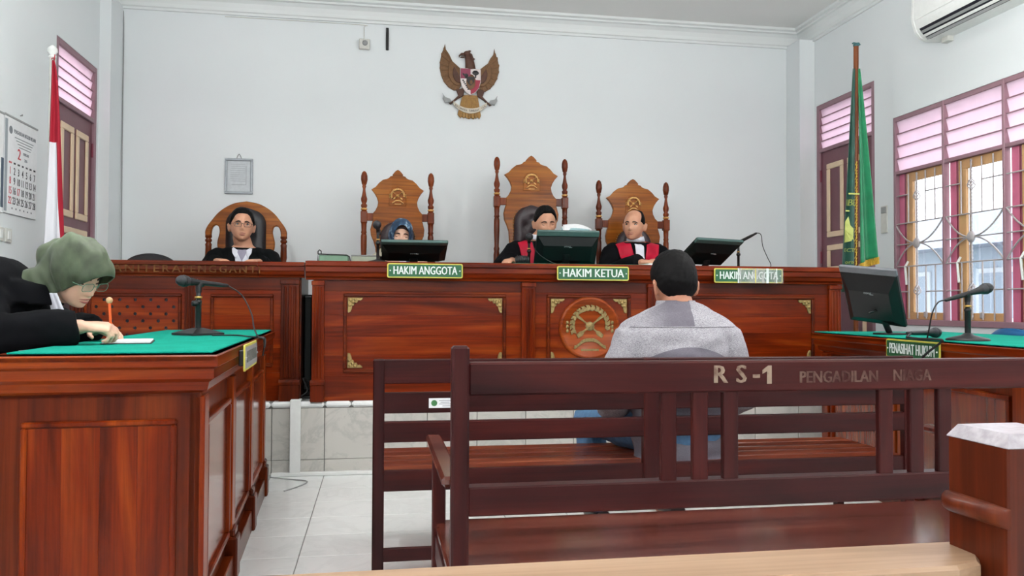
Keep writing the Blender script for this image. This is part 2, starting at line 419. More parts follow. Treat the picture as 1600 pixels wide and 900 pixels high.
# raised dais with tiled riser
da = struct('dais', MB().box(XL, XR, DY+.012, YB+.1, 0, DZ-.002), M_['grout'], 'raised dais faced with grey marbled tiles under the judges', 'dais')
nx = 20
for i in range(nx):
    x0 = -.3284+(i-6)*TS; x1 = x0+TS
    if x1 < XL or x0 > XR: continue
    x0 = max(x0, XL+.001); x1 = min(x1, XR-.001)
    obj('tile', one('box', x0+g, x1-g, DY, DY+.02, .101, .432, .002), M_['riser'], da)
    obj('tile', one('box', x0+g, x1-g, DY, DY+.02, .001, .098, .002), M_['riser'], da)
for i in range(40):
    x0 = -.3284+(i-12)*TS*.51; x1 = x0+TS*.51
    if x1 < XL+.01 or x0 > XR-.01: continue
    obj('nosing_tile', one('box', max(x0, XL+.001)+g, min(x1, XR-.001)-g, DY-.012, DY+.11, .436, DZ+.002, .014), M_['tile'], da)
obj('dais_tiling', one('box', XL, XR, DY+.11, YB, DZ-.01, DZ), M_['tile'], da)
# ---- walls with openings
def wall_x(name, xa, xb, y0, y1, z0, z1, holes, label):
    """wall slab spanning Y, openings (ya, yb, za, zb)"""
    ys = sorted({y0, y1, *[h[0] for h in holes], *[h[1] for h in holes]}); m = MB()
    for a, b in zip(ys, ys[1:]):
        hs = sorted([h for h in holes if h[0] <= a+1e-6 and h[1] >= b-1e-6], key=lambda h: h[2]); z = z0
        for h in hs:
            if h[2] > z: m.box(xa, xb, a, b, z, h[2])
            z = h[3]
        if z < z1: m.box(xa, xb, a, b, z, z1)
    return struct(name, m, M_['wall'], label, 'wall')
RWIN = [(4.05, 5.75), (.9, 2.6), (-2.2, -.5)]  # openings after the first are unseen, added to let in daylight
LWIN = [(.9, 2.6), (-2.2, -.5)]  # unseen openings, added to let in daylight
WZ = (1.0, 2.6); DRZ = (DZ, 2.97)
RD = (5.99, 6.872); LD = (5.98, 6.805)
wall_x('wall_right', XR, XR+.2, YR, YB+.2, 0, ZC+.1, [(a, b, *WZ) for a, b in RWIN]+[(*RD, *DRZ)], 'white painted side wall pierced by the grilled window')
wall_x('wall_left', XL-.2, XL, YR, YB+.2, 0, ZC+.1, [(a, b, *WZ) for a, b in LWIN]+[(*LD, *DRZ)], 'white painted side wall with the calendar on it')
struct('wall_back', one('box', XL-.2, XR+.2, YB, YB+.2, 0, ZC+.1), M_['wall'], 'white back wall behind the carved chairs', 'wall')
struct('wall_rear', one('box', XL-.2, XR+.2, YR-.2, YR, 0, ZC+.1), M_['wall'], 'white rear wall behind the viewer', 'wall')
struct('ceiling', one('box', XL-.2, XR+.2, YR-.2, YB+.2, ZC, ZC+.1), M_['ceil'], 'flat white ceiling', 'ceiling')
# shallow corner pilasters
struct('trim_1', one('box', XL, XL+.085, 6.842, YB, DZ, 3.6), M_['wall'], 'shallow white corner pilaster beside the door near the flag of red and white', 'pilaster')
struct('trim_2', one('box', XR-.15, XR, 6.90, YB, DZ, 3.6), M_['wall'], 'shallow white corner pilaster beside the door near the green flag', 'pilaster')
# plaster cornice: stepped cove
CP = [(0, 3.585), (.018, 3.585), (.018, 3.605), (.030, 3.612), (.036, 3.64), (.05, 3.675), (.075, 3.70), (.098, 3.705), (.098, 3.72), (.125, 3.728), (.125, ZC), (0, ZC)]
def cornice(name, M, L, label):
    struct(name, one('prism', CP, 0, L, M), M_['plaster'], label, 'cornice')
cornice('trim_3', Matrix(((0, 0, 1, XL), (-1, 0, 0, YB), (0, 1, 0, 0), (0, 0, 0, 1))), XR-XL, 'moulded white plaster cornice above the back wall')
cornice('trim_4', Matrix(((-1, 0, 0, XR), (0, 0, 1, YR), (0, 1, 0, 0), (0, 0, 0, 1))), YB-YR, 'moulded white plaster cornice above the window wall')
cornice('trim_5', Matrix(((1, 0, 0, XL), (0, 0, 1, YR), (0, 1, 0, 0), (0, 0, 0, 1))), YB-YR, 'moulded white plaster cornice above the calendar wall')
# ---- louvred transom: slats tilted (outer edge low)
def louvre(parent, xin, sgn, y0, y1, z0, z1, n):
    """sgn=+1: right wall (outside is +X)"""
    p = (z1-z0)/n
    me = mb_ = None
    for i in range(n):
        zc = z0+p*(i+.5)
        s = obj('louvre_slat', MB().box(-.003, .003, y0, y1, -p*.56, p*.56, .002), M_['louvre'], parent) if me is None else bpy.data.objects.new('louvre_slat', me)
        if me is None: me = s.data
        else: COL.objects.link(s); s.parent = parent
        s.location = (xin+sgn*.030, 0, zc); s.rotation_euler = (0, radians(-sgn*14), 0)
        if i:
            b = obj('slat_edge', MB().box(-.006, .006, y0, y1, -.005, .005, .002), M_['mauve'], parent) if mb_ is None else bpy.data.objects.new('slat_edge', mb_)
            if mb_ is None: mb_ = b.data
            else: COL.objects.link(b); b.parent = parent
            b.location = (xin+sgn*.020, 0, z0+p*i)
def door(name, xin, sgn, y0, y1, hinge_y, label):
    fr = MB(); f = .045; dep = .12
    for a, b, c, d in ((y0, y0+f, DZ, 2.97), (y1-f, y1, DZ, 2.97)): fr.box(min(xin, xin+sgn*dep), max(xin, xin+sgn*dep), a, b, c, d, .004)
    for c, d in ((2.925, 2.97), (2.525, 2.56)): fr.box(min(xin, xin+sgn*dep), max(xin, xin+sgn*dep), y0+f, y1-f, c, d, .004)
    D = struct(name, fr, M_['mauve'], label, 'door')
    xl = xin+sgn*.02; xr = xin+sgn*.06
    lf = obj('door_leaf', one('box', min(xl, xr), max(xl, xr), y0+f, y1-f, DZ+.005, 2.525, .003), M_['doormaroon'], D)
    ww = y1-y0-2*f; yy0 = y0+f
    def panel(a, b, c, d):
        m = MB(); q = .05
        for aa, bb, cc, dd in ((a, b, d-q, d), (a, b, c, c+q), (a, a+q, c+q, d-q), (b-q, b, c+q, d-q)):
            m.box(min(xl-sgn*.012, xl+sgn*.002), max(xl-sgn*.012, xl+sgn*.002), aa, bb, cc, dd, .005)
        obj('panel_moulding', m, M_['cream'], lf)
    s = ww
    panel(yy0+.13*s, yy0+.46*s, 1.735, 2.405); panel(yy0+.54*s, yy0+.87*s, 1.735, 2.405)
    panel(yy0+.13*s, yy0+.87*s, 1.42, 1.665); panel(yy0+.13*s, yy0+.87*s, .70, 1.36)
    for z in (2.31, 1.56, .75):
        obj('hinge', one('box', min(xl-sgn*.015, xl), max(xl-sgn*.015, xl), hinge_y-.028, hinge_y+.028, z-.055, z+.055, .004), M_['maroon'], lf)
    louvre(D, xin, sgn, y0+f, y1-f, 2.56, 2.925, 5)
door('door_1', XL, -1, *LD, LD[1]-.03, 'maroon panelled door with cream mouldings behind the red and white flag')
door('door_2', XR, 1, *RD, RD[1]-.03, 'maroon panelled door with cream mouldings behind the green flag')
# ---- casement windows with louvres above and wrought grille inside
def window(name, xin, sgn, y0, y1, detail, label):
    X = lambda d: xin+sgn*d
    def bx(m, d0, d1, a, b, c, d, ch=.003): m.box(min(X(d0), X(d1)), max(X(d0), X(d1)), a, b, c, d, ch); return m
    n = 3; f = .026; pw = (y1-y0)/n; D = .055
    fr = MB(); bx(fr, 0, D, y0, y0+f, *WZ); bx(fr, 0, D, y1-f, y1, *WZ); bx(fr, .001, D-.001, y0+f, y1-f, WZ[1]-.035, WZ[1]-.001)
    bx(fr, -.012, .08, y0-.02, y1+.02, WZ[0]-.03, WZ[0]+.012); bx(fr, .001, D-.001, y0+f, y1-f, 2.145, 2.172)
    for i in range(1, n): bx(fr, -.004, .045, y0+pw*i-.011, y0+pw*i+.011, *WZ)
    Wd = struct(name, fr, M_['mauve'], label, 'window')
    for i in range(n):
        a, b = y0+pw*i+.011, y0+pw*(i+1)-.011
        louvre(Wd, xin, sgn, a, b, 2.172, WZ[1]-.035, 4)
        obj('jamb_strip', bx(MB(), .030, .050, b-.085, b-.02, 1.012, 2.145), M_['jamb'], Wd)
        obj('jamb_edge', bx(MB(), .028, .052, b-.105, b-.085, 1.012, 2.145), M_['maroon'], Wd)
        s0, s1, z0, z1, q = a, b-.105, 1.012, 2.145, .035
        m = MB(); bx(m, .030, .052, s0, s0+.012, z0+.055, z1-.07); bx(m, .030, .052, s1-.075, s1, z0+.055, z1-.07); bx(m, .030, .052, s0, s1, z0, z0+.055); bx(m, .030, .052, s0, s1, z1-.07, z1)
        bx(m, .052, .060, s1-.090, s1-.075, z0+.05, z1-.065)
        sa = obj('sash', m, M_['sash'], Wd)
        obj('pane', bx(MB(), .040, .043, s0+.012, s1-.075, z0+.055, z1-.07, 0), M_['glass'], sa)
        if detail:
            obj('latch', bx(MB(), .018, .032, (s0+s1)/2-.02, (s0+s1)/2+.02, 1.03, 1.075, .006), M_['iron'], sa)
            obj('stay_handle', one('tube', [(X(.028), s1-.02, 1.46), (X(.012), s1-.005, 1.42), (X(.012), s1-.02, 1.28)], .009, 8), M_['white'], sa)
            # grille
            xg = X(.012); c = (a+b)/2; h = (b-a)/2; r = .0055; zc = 1.592
            def bar(p, q, rr=r): return obj('grille_bar', one('tube', [p, q], rr, 6), M_['iron'], Wd)
            yp = lambda t: b-(b-a)*t          # t: 0 far side, 1 near side
            for z in (1.755, 1.42): bar((xg, a, z), (xg, b, z))
            bar((xg, a, zc), (xg, b, zc))
            bar((xg, yp(.28), 1.02), (xg, yp(.28), 1.42)); bar((xg, yp(.28), 1.755), (xg, yp(.28), 2.13))
            for t in (.64, .83):
                bar((xg, yp(t), 1.02), (xg, yp(t), 1.42)); bar((xg, yp(t), 1.755), (xg, yp(t), 2.13))
            for z in (1.975, 1.225):
                bar((xg, yp(0), z), (xg, yp(.28), z)); bar((xg, yp(.64), z), (xg, yp(1), z))
            # twisted centre bar
            yt = yp(.46); m = MB(); n_ = 110; pts = []; pts2 = []
            for k in range(n_+1):
                z = 1.02+1.11*k/n_; an = z*2*pi/.05
                pts.append((xg+.0042*cos(an), yt+.0042*sin(an), z)); pts2.append((xg-.0042*cos(an), yt-.0042*sin(an), z))
            m.tube(pts, .0042, 5); m.tube(pts2, .0042, 5); obj('twisted_bar', m, M_['iron'], Wd)
            for z in (1.955, 1.235):                    # basket knots
                m = MB()
                for k in range(4):
                    ph = k*pi/2; m.tube([(xg+.026*sin(pi*u/8)*cos(ph+u*.35), yt+.026*sin(pi*u/8)*sin(ph+u*.35), z-.04+.08*u/8) for u in range(9)], .004, 5)
                obj('basket_knot', m, M_['iron'], Wd)
            m = MB().lathe([(.004, -.012), (.03, -.01), (.042, 0), (.03, .012), (.008, .016)], 12, T(xg-sgn*.004, yt, zc) @ R(-90*sgn, 'Y'))
            obj('rosette', m, M_['iron'], Wd)
            for sy in (a+.002, b-.002):
                for zz in (1.755, 1.42):
                    obj('curved_bar', one('tube', [(xg-sgn*.004, yt+(sy-yt)*u/10, zc+(zz-zc)*(u/10)**2.1) for u in range(11)], .006, 6), M_['iron'], Wd)
window('window_1', XR, 1, *RWIN[0], True, 'triple casement window with wrought iron grille and louvred transom behind the defence desk')
for k, ww in enumerate(RWIN[1:]): window(f'window_{k+2}', XR, 1, *ww, False, f'unseen window added for daylight, further along the window wall, {["beside", "behind"][k]} the viewer')
for k, ww in enumerate(LWIN): window(f'window_{k+4}', XL, -1, *ww, False, f'unseen window added for daylight in the calendar wall, {["beside", "behind"][k]} the viewer')
# ---- outside
struct('ground_outside', one('box', -40, 60, -40, 60, -.5, -.13), plain('pale_concrete', (190, 190, 186), .8), 'pale concrete ground outside', 'ground')
nb = thing('neighbour_building', 'pale building with a low tiled roof seen through the grilled window', 'building', (11.5, 9, -.13))
nb['kind'] = 'thing'
mw = plain('pale_blue_render', (150, 162, 176), .8, 0, .04, 2); mr = plain('pale_grey_roof', (136, 144, 160), .7, 0, .1, 12)
obj('wall', one('box', 0, 5, -14, 12, 0, 2.45), mw, nb)
obj('roof', one('prism', [(-.7, 2.4), (5.5, 2.4), (2.4, 3.5)], -14.5, 12.5, Matrix(((1, 0, 0, 0), (0, 0, 1, 0), (0, 1, 0, 0), (0, 0, 0, 1)))), mr, nb)
for i in range(9):
    y = -12+i*2.6
    wf = obj('window', one('box', -.04, .02, y, y+1.3, .95, 2.0, .01), plain('white_frame', (176, 182, 190), .5), nb) if i == 0 else dup(wf0, nb, (0, i*2.6, 0))
    if i == 0: wf0 = wf; obj('pane', one('box', -.05, -.03, y+.1, y+1.2, 1.05, 1.9), plain('grey_blue_pane', (120, 134, 150), .2), wf)
    else: dup(wf0.children[0], wf)
# ---- unseen fill lamps, added to brighten room and ceiling, above and behind the camera
lm, lt, lb = nt('fill_tube_glow'); lb.inputs['Emission Color'].default_value = (1, 1, 1, 1); lb.inputs['Emission Strength'].default_value = 3; lb.inputs['Base Color'].default_value = (.9, .9, .9, 1)
lp = None
for y in (-2.2, .6, 3.5):
    for x in (-.8, 2.6):
        if lp is None:
            l = thing('fill_lamp', 'unseen fill lamp added below the ceiling to brighten the room', 'lamp', (x, y, ZC), group='added fill lamps')
            obj('batten', one('box', -.62, .62, -.03, .03, -1.02, -.98, .006), M_['white'], l)
            obj('tube', one('tube', [(-.58, 0, -1.055), (.58, 0, -1.055)], .016, 12), lm, l)
            for xx in (-.45, .45): obj('rod', one('box', xx-.006, xx+.006, -.006, .006, -.99, 0, .001), M_['white'], l)
            lp = l
        else:
            l = dup_tree(lp); l.location = (x, y, ZC)
        pl_ = bpy.data.lights.new('fill_lamp_light', 'POINT'); pl_.energy = FILL_W; pl_.shadow_soft_size = .22; pl_.color = (1, .99, .97)
        po = bpy.data.objects.new('fill_lamp_light', pl_); COL.objects.link(po); po.location = (x, y, ZC-1.22)
        area('fill_uplight', (x, y, ZC-.965), (pi, 0, 0), 1.15, .05, UP_W, (1, .99, .97))
# ================================================================ FURNITURE
def world_part(t):
    """adds parts given in room coordinates to thing t"""
    B = Matrix.Translation(-Vector(t.location))
    def f(name, mb, mat, parent=None):
        if parent is None: return obj(name, mb, mat, t, B)
        return obj(name, mb, mat, parent)
    return f
XP = lambda y, z: Matrix(((0, 0, 1, 0), (1, 0, 0, y), (0, 1, 0, z), (0, 0, 0, 1)))     # prism poly (y,z) extruded along X
# fascia profile (y outward negative, z): classical stepped moulding, hung at the front of the top
def fascia_poly(y0, zt, zb, out=.07):
    h = zt-zb
    return [(y0+.05, zt), (y0-out, zt), (y0-out-.008, zt-.08*h), (y0-out-.008, zt-.24*h), (y0-out+.006, zt-.30*h), (y0-out+.006, zt-.55*h), (y0-out*.72, zt-.63*h), (y0-out*.62, zt-.80*h), (y0-out*.35, zt-.90*h), (y0-out*.30, zb), (y0+.05, zb)]
def pilaster(P, x0, x1, y, zb, zt, mat='teakZ'):
    m = MB(); wd = x1-x0
    m.box(x0, x1, y-.022, y+.01, zb+.135, zt-.02, .004)
    for k in range(3):
        c = x0+wd*(.24+.26*k); m.box(c-wd*.075, c+wd*.075, y-.031, y-.018, zb+.15, zt-.04, .007)
    m.box(x0-.004, x1+.004, y-.034, y+.01, zt-.03, zt, .004)
    o = P('pilaster', m, M_[mat])
    m = MB().box(x0-.006, x1+.006, y-.042, y+.01, zb, zb+.11, .004)
    m.prism([(y+.01, zb+.11), (y-.046, zb+.11), (y-.046, zb+.125), (y-.03, zb+.14), (y+.01, zb+.14)], x0-.008, x1+.008, XP(0, 0))
    P('pilaster_foot', m, M_[mat])
    return o
def ring_frame(x0, x1, z0, z1, y, q=.022, out=.014):
    m = MB()
    for a, b, c, d in ((x0, x1, z1-q, z1), (x0, x1, z0, z0+q), (x0, x0+q, z0+q, z1-q), (x1-q, x1, z0+q, z1-q)):
        m.box(a, b, y-out, y+.004, c, d, .005)
    return m
def planks(P, x0, x1, z0, z1, y, cuts, mat='teakX', th=.012):
    zs = [z0]+[z0+(z1-z0)*c for c in cuts]+[z1]
    for a, b in zip(zs, zs[1:]): P('panel_plank', one('box', x0, x1, y, y+th, a+.0001, b-.0001, .0003), M_[mat])
def bracket(P, x, z, sx, sz, y, mat='brass', L=.098):
    pl = [(0, 0), (L, 0), (L*.98, .012), (L*.82, .022), (L*.70, .018), (L*.60, .036), (L*.46, .034), (L*.40, .052), (L*.30, .056), (L*.27, .075), (.018, L*.98), (.006, L*1.02), (0, L)]
    m = MB().prism([(x+sx*p, z+sz*q) for p, q in pl], 0, .010, FRONT(0, y, 0), .003)
    for u, v_ in ((.018, .018), (.05, .014), (.014, .05), (.034, .03)):
        m.ball((x+sx*u, y-.011, z+sz*v_), (.011, .005, .011), 8, 6)
    P('corner_bracket', m, M_[mat])
# ---------------------------------------------------------------- judges' bench
jb = thing('judges_bench', 'long polished teak judges bench with brass corners and round carved medallion', 'desk', (1.45, 5.40, DZ))
P = world_part(jb); yF = 5.405
P('carcass', MB().box(-.41, 3.33, yF+.012, yF+.03, DZ, 1.30).box(-.41, -.38, yF+.03, 6.0, DZ, 1.34).box(3.30, 3.33, yF+.03, 6.0, DZ, 1.34), M_['teakdX'])
P('top', one('box', -.45, 3.345, yF-.06, 6.02, 1.352, 1.391, .004), M_['teakX'])
P('fascia', one('prism', fascia_poly(yF-.005, 1.389, 1.268, .062), -.455, 3.35, XP(0, 0)), M_['teakX'])
P('frieze_board', one('box', -.40, 3.32, yF-.004, yF+.012, 1.195, 1.275, .002), M_['teakdX'])
P('base_board', one('box', -.40, 3.32, yF-.004, yF+.012, DZ, .640, .002), M_['teakX'])
for a, b in ((-.415, -.338), (.973, 1.066), (1.868, 1.953), (3.245, 3.336)): pilaster(P, a, b, yF-.004, DZ, 1.262)
secs = [(-.338, .973, -.215, .868), (1.066, 1.868, 1.150, 1.748), (1.953, 3.245, 2.075, 3.135)]
for k, (a, b, c, d) in enumerate(secs):
    planks(P, a, b, .640, 1.195, yF, [(.24, .46, .72), (.3, .62, .8), (.2, .5, .70)][k])
    P('panel_moulding', ring_frame(c, d, .660, 1.182, yF), M_['teakdX'])
    for sx in (0, 1):
        for sz in (0, 1):
            bracket(P, (c+.028, d-.028)[sx], (.690, 1.154)[sz], (1, -1)[sx], (1, -1)[sz], yF, 'brass')
# medallion with wreath, crossed staffs and ribbon (gilt)
def medal_emblem(mk, M, s, y=0):
    """emblem of about 2*s height in the local XY plane of M, parts made with mk(name, mb)"""
    m = MB()                                                        # wreath of leaves, open below
    for k in range(15):
        a = radians(-14+208*k/14); rr = .66*s
        for q in (-1, 1):
            c = Vector((rr*cos(a), rr*sin(a)*.98+.03*s, 0)); L = T(*c) @ R(math.degrees(a)+90+q*28) 
            if 62 < math.degrees(a) < 118 and q > 0: L = L @ S(1.25, 1.25, 1)
            m.prism([(-.04*s, 0), (.07*s, .075*s), (.20*s, .005*s), (.07*s, -.07*s)], 0, .022*s+.004+(.0016 if q > 0 else 0)+(.0008 if k % 2 else 0), M @ L, .002)
    mk('wreath', m)
    for q in (-1, 1):                                               # crossed gavel staffs with flared ends
        pl = [(-.62, -.07), (-.60, .07), (-.42, .085), (-.30, .035), (.30, .03), (.42, .05), (.58, .055), (.62, -.02), (.58, -.06), (.30, -.03), (-.30, -.035), (-.42, -.10)]
        mk('crossed_staff', MB().prism([(s*u, s*v_) for u, v_ in pl], 0, .03*s+.004+.003*q, M @ S(q, 1, 1) @ T(0, 0, 0) @ R(38), .003))
    mk('hub', MB().lathe([(.17*s, 0), (.17*s, .03*s), (.12*s, .05*s), (.03*s, .055*s)], 12, M))
    up = []; lo = []
    for k in range(17):
        u = -1+2*k/16; yv = -.60+.13*cos(u*pi*1.0)-.03*cos(2*pi*u); up.append((u*.58*s, (yv+.065)*s)); lo.append((u*.60*s, (yv-.065)*s))
    mk('ribbon', MB().prism(up+lo[::-1], 0, .03*s+.003, M, .002))
    for q in (-1, 1):
        m = MB()
        for k in range(3): m.ball((q*.84*s, (-.17+.15*k)*s, .01*s), (.06*s, .075*s, .035*s), 8, 6, M)
        mk('side_ornament', m)
    mk('foot_ornament', MB().box(-.34*s, .34*s, -.90*s, -.82*s, 0, .02*s, .002, M))
md = P('medallion', MB().lathe([(.215, 0), (.215, .012), (.207, .02), (.195, .022), (.19, .014), (.03, .014)], 56, FRONT(1.453, yF, .953)), wood('reddish_teak_disc', (112, 44, 14), (152, 66, 22), (176, 88, 34), 'X', .3))
medal_emblem(lambda n, m: obj(n, m, M_['brassd'], md), FRONT(1.453, yF-.012, .965), .19)
# ---------------------------------------------------------------- clerk's (registrar's) desk
rd = thing('clerk_desk', 'teak court clerk desk with lattice panel and dulled lettering, beside the judges bench', 'desk', (-1.2, 5.46, DZ))
P = world_part(rd); yF = 5.46
P('carcass', MB().box(-1.90, -.49, yF+.012, yF+.03, DZ, 1.30).box(-1.90, -1.87, yF+.03, 6.0, DZ, 1.33).box(-.52, -.49, yF+.03, 6.0, DZ, 1.33), M_['teakdX'])
P('top', one('box', -1.94, -.47, yF-.05, 6.0, 1.350, 1.384, .004), M_['teakdX'])
P('fascia', one('prism', fascia_poly(yF-.004, 1.383, 1.282, .05), -1.945, -.762, XP(0, 0)), M_['teakdX'])
P('fascia', one('prism', fascia_poly(yF-.006, 1.383, 1.282, .05), -.760, -.468, XP(0, 0)), M_['teakX'])
P('frieze_board', one('box', -1.89, -.5, yF-.004, yF+.012, 1.20, 1.285, .002), M_['teakdX'])
P('base_board', one('box', -1.89, -.5, yF-.004, yF+.012, DZ, .66, .002), M_['teakX'])
for a, b in ((-1.90, -1.82), (-1.215, -1.14), (-.618, -.500)): pilaster(P, a, b, yF-.004, DZ, 1.268, 'teakdZ')
planks(P, -1.14, -.618, .66, 1.20, yF, (.3, .7), 'teakX'); P('panel_moulding', ring_frame(-1.06, -.665, .70, 1.175, yF), M_['teakdX'])
# lattice: perforated board (diamond openings as dark recessed lozenges)
P('lattice_backing', one('box', -1.82, -1.215, yF+.004, yF+.012, .66, 1.20), M_['dark'])
bm = bmesh.new()
x0, x1, z0, z1 = -1.82, -1.215, .66, 1.20; nxh, nzh = 13, 12; dx = (x1-x0)/nxh; dz = (z1-z0)/nzh; hh = .011
lat = MB()
for i in range(nxh):
    for k in range(nzh):
        cx, cz = x0+dx*(i+.5), z0+dz*(k+.5); a, b, c, d = cx-dx/2, cx+dx/2, cz-dz/2, cz+dz/2
        hole = (i+k) % 2 == 0 and 0 < i < nxh-1 and 0 < k < nzh-1
        if not hole: lat.add([(a, yF-.004, c), (b, yF-.004, c), (b, yF-.004, d), (a, yF-.004, d)], [(0, 1, 2, 3)])
        else:
            o = [(a, c), ((a+b)/2, c), (b, c), (b, (c+d)/2), (b, d), ((a+b)/2, d), (a, d), (a, (c+d)/2)]
            n_ = [(cx+hh*cos(-pi*3/4+q*pi/4), cz+hh*sin(-pi*3/4+q*pi/4)) for q in range(8)]
            vs = [(p, yF-.004, q) for p, q in o]+[(p, yF-.004, q) for p, q in n_]+[(p, yF+.004, q) for p, q in n_]
            lat.add(vs, [(q, (q+1) % 8, 8+(q+1) % 8, 8+q) for q in range(8)]+[(8+q, 8+(q+1) % 8, 16+(q+1) % 8, 16+q) for q in range(8)])
bm.free()
P('lattice_board', lat, M_['teakX'])
P('panel_moulding', ring_frame(-1.80, -1.235, .69, 1.175, yF-.002), M_['teakdX'])
for tx, xx, wd in (('PANITERA', -1.465, .455), ('PENGGANTI', -.985, .475)): P('lettering', one('text', tx, .068, FRONT(xx, yF-.0515, 1.330), .002, .012, spacing=1.3, width=wd), M_['goldletter'])
# ---------------------------------------------------------------- prosecution desk (near, facing across the aisle)
def side_desk(t, L, D, zt, flip, npost, fascia_h=.10, endpanel=True):
    """local frame: origin = near aisle-side floor corner, +Y away from the camera along the aisle edge, body toward -X (flip=1) or +X (flip=-1)"""
    s = flip
    def bx(m, x0, x1, y0, y1, z0, z1, ch=.003): a, b = -s*x0, -s*x1; return m.box(min(a, b), max(a, b), y0, y1, z0, z1, ch)
    o = 0.05                                                     # overhang of the top
    def P(name, mb, mat, parent=None): return obj(name, mb, M_[mat], t if parent is None else parent)
    P('top', bx(MB(), 0, D, 0, L, zt-.028, zt-.004, .006), 'teakY')
    # stepped edge moulding on aisle side and both ends
    pr = [(.006, zt-.004), (0, zt-.008), (0, zt-.04), (.012, zt-.048), (.012, zt-.078), (.028, zt-.09), (.034, zt-.115), (.055, zt-.125), (.055, zt-.135), (.09, zt-.135), (.09, zt-.004)]
    n = len(pr); rings = []
    for (dx, z) in pr: rings.append([(-s*D, dx, z), (-s*dx, dx, z), (-s*dx, L-dx, z), (-s*D, L-dx, z)])
    for q in range(3):
        vs = [p for r in rings for p in r[q:q+2]]
        fs = [(k*2, k*2+1, ((k+1) % n)*2+1, ((k+1) % n)*2) for k in range(n)]+[tuple(k*2 for k in range(n)), tuple(k*2+1 for k in range(n))]
        P('edge_moulding', MB().add(vs, fs), 'teakY' if q == 1 else 'teakX')
    b = .055
    # end panels
    for (ya, yb, yo) in ((b, b+.03, -1), (L-b-.03, L-b, 1)):
        e = P('end_panel', bx(MB(), b, D-.03, ya, yb, .0, zt-.12, .003), 'teakdZ')
        yy = ya if yo < 0 else yb; n_ = 4
        wid = (D-.03-b-.15)/n_
        for k in range(n_):
            P('panel_plank', bx(MB(), b+.075+k*wid+.0001, b+.075+(k+1)*wid-.0001, min(yy, yy+yo*.004), max(yy, yy+yo*.004), .10, zt-.225, .0003), 'teakZ')
        m = MB(); y0, y1 = (yy-.012, yy) if yo < 0 else (yy, yy+.012)
        xa, xb, za, zb, q = b+.07, D-.10, .09, zt-.205, .018
        bx(m, xa, xb, y0, y1, zb-q, zb, .005); bx(m, xa, xb, y0, y1, za, za+q, .005); bx(m, xa, xa+q, y0, y1, za+q, zb-q, .005); bx(m, xb-q, xb, y0, y1, za+q, zb-q, .005)
        P('panel_moulding', m, 'teakZ')
    # aisle front board
    P('front_board', bx(MB(), b+.015, b+.035, b, L-b, .0, zt-.13, .002), 'teakdZ')
    pw = .085; step = (L-2*b-pw)/(npost-1)
    for k in range(npost):
        y0 = b+k*step; m = MB(); bx(m, b-.012, b+.02, y0, y0+pw, .12, zt-.135, .004)
        P('post', m, 'teakZ'); m = MB(); bx(m, b-.034, b+.02, y0-.008, y0+pw+.008, 0, .17, .006); bx(m, b-.024, b+.02, y0-.004, y0+pw+.004, .17, .205, .008); P('post_foot', m, 'teakdZ')
        if k < npost-1:
            a, c = y0+pw+.03, y0+step-.03
            m = MB(); q = .022
            for (ya, yb, za, zb) in ((a, c, zt-.24, zt-.24+q), (a, c, .18, .18+q), (a, a+q, .18+q, zt-.24), (c-q, c, .18+q, zt-.24)): bx(m, b-.008, b+.02, ya, yb, za, zb, .004)
            P('panel_moulding', m, 'teakZ')
            np_ = 1; wy = (c-a-2*q)/np_
            for j in range(np_): P('panel_board', bx(MB(), b+.006, b+.018, a+q+j*wy+.0008, a+q+(j+1)*wy-.0008, .18+q, zt-.24, .0015), 'teakgloss')
            bx_ = MB(); bx(bx_, b-.02, b+.02, y0+pw+.008, y0+step-.008, 0, .10, .004); P('skirting', bx_, 'teakdY')
    return t
ang = math.degrees(atan2(.114, 2.378))
pd = thing('prosecution_desk', 'polished teak desk where the woman in green headscarf writes', 'desk', (-.484, 2.61, 0), ang)
side_desk(pd, 2.36, .665, .950, 1, 4)
def cloth(name, parent_t, x0, x1, y0, y1, z, label, M):
    m = MB(); nx, ny = 12, 30
    m.box(x0, x1, y0, y1, z, z+.006, .002)
    o = obj(name, m, M_['felt']); o.matrix_world = M; return tag(o, label, 'tablecloth')
cloth('felt_cloth', pd, -.60, -.02, .03, 2.345, .950, 'bright green felt cloth on the prosecution desk, under the notebook and microphone', Matrix.Translation((-.484, 2.61, 0)) @ R(ang))
ang2 = math.degrees(atan2(-.226, 2.05))
dd = thing('defence_desk', 'polished teak desk with green felt top carrying the tilted monitor, by the grilled window', 'desk', (2.654, 2.948, 0), ang2)
side_desk(dd, 2.06, .92, .935, -1, 3)
cloth('felt_cloth', dd, .015, .90, .02, 2.05, .935, 'bright green felt cloth on the defence desk, under the tilted monitor', Matrix.Translation((2.654, 2.948, 0)) @ R(ang2))
# ---------------------------------------------------------------- benches
# near bench (stencilled back), its back towards the viewer, facing the judges
b1 = thing('slatted_bench', 'dark red wooden bench with stencilled letters on its back rail, closest to the viewer', 'bench', (1.1, 2.0, 0))
P = world_part(b1)
XE = 2.03
for x in (.184, XE-.044):
    P('back_post', one('box', x, x+.044, 1.978, 2.022, 0, 1.001, .006), M_['benchZ'])
P('top_rail', one('box', .226, XE-.042, 1.982, 2.034, .878, .960, .005), M_['benchX'])
P('bottom_rail', one('box', .226, XE-.042, 1.984, 2.032, .580, .652, .004), M_['benchX'])
for x in (.727, .813, .897, 1.345, 1.438, 1.523):
    P('back_slat', one('box', x, x+.042, 1.99, 2.01, .646, .884, .003), M_['benchZ'])
P('seat', one('box', .182, XE, 1.985, 2.50, .415, .441, .006), M_['seatgloss'])
P('seat_rail', one('box', .23, XE-.05, 2.45, 2.475, .33, .405, .003), M_['benchX'])
P('seat_rail', one('box', .23, XE-.05, 2.0, 2.02, .33, .405, .003), M_['benchX'])
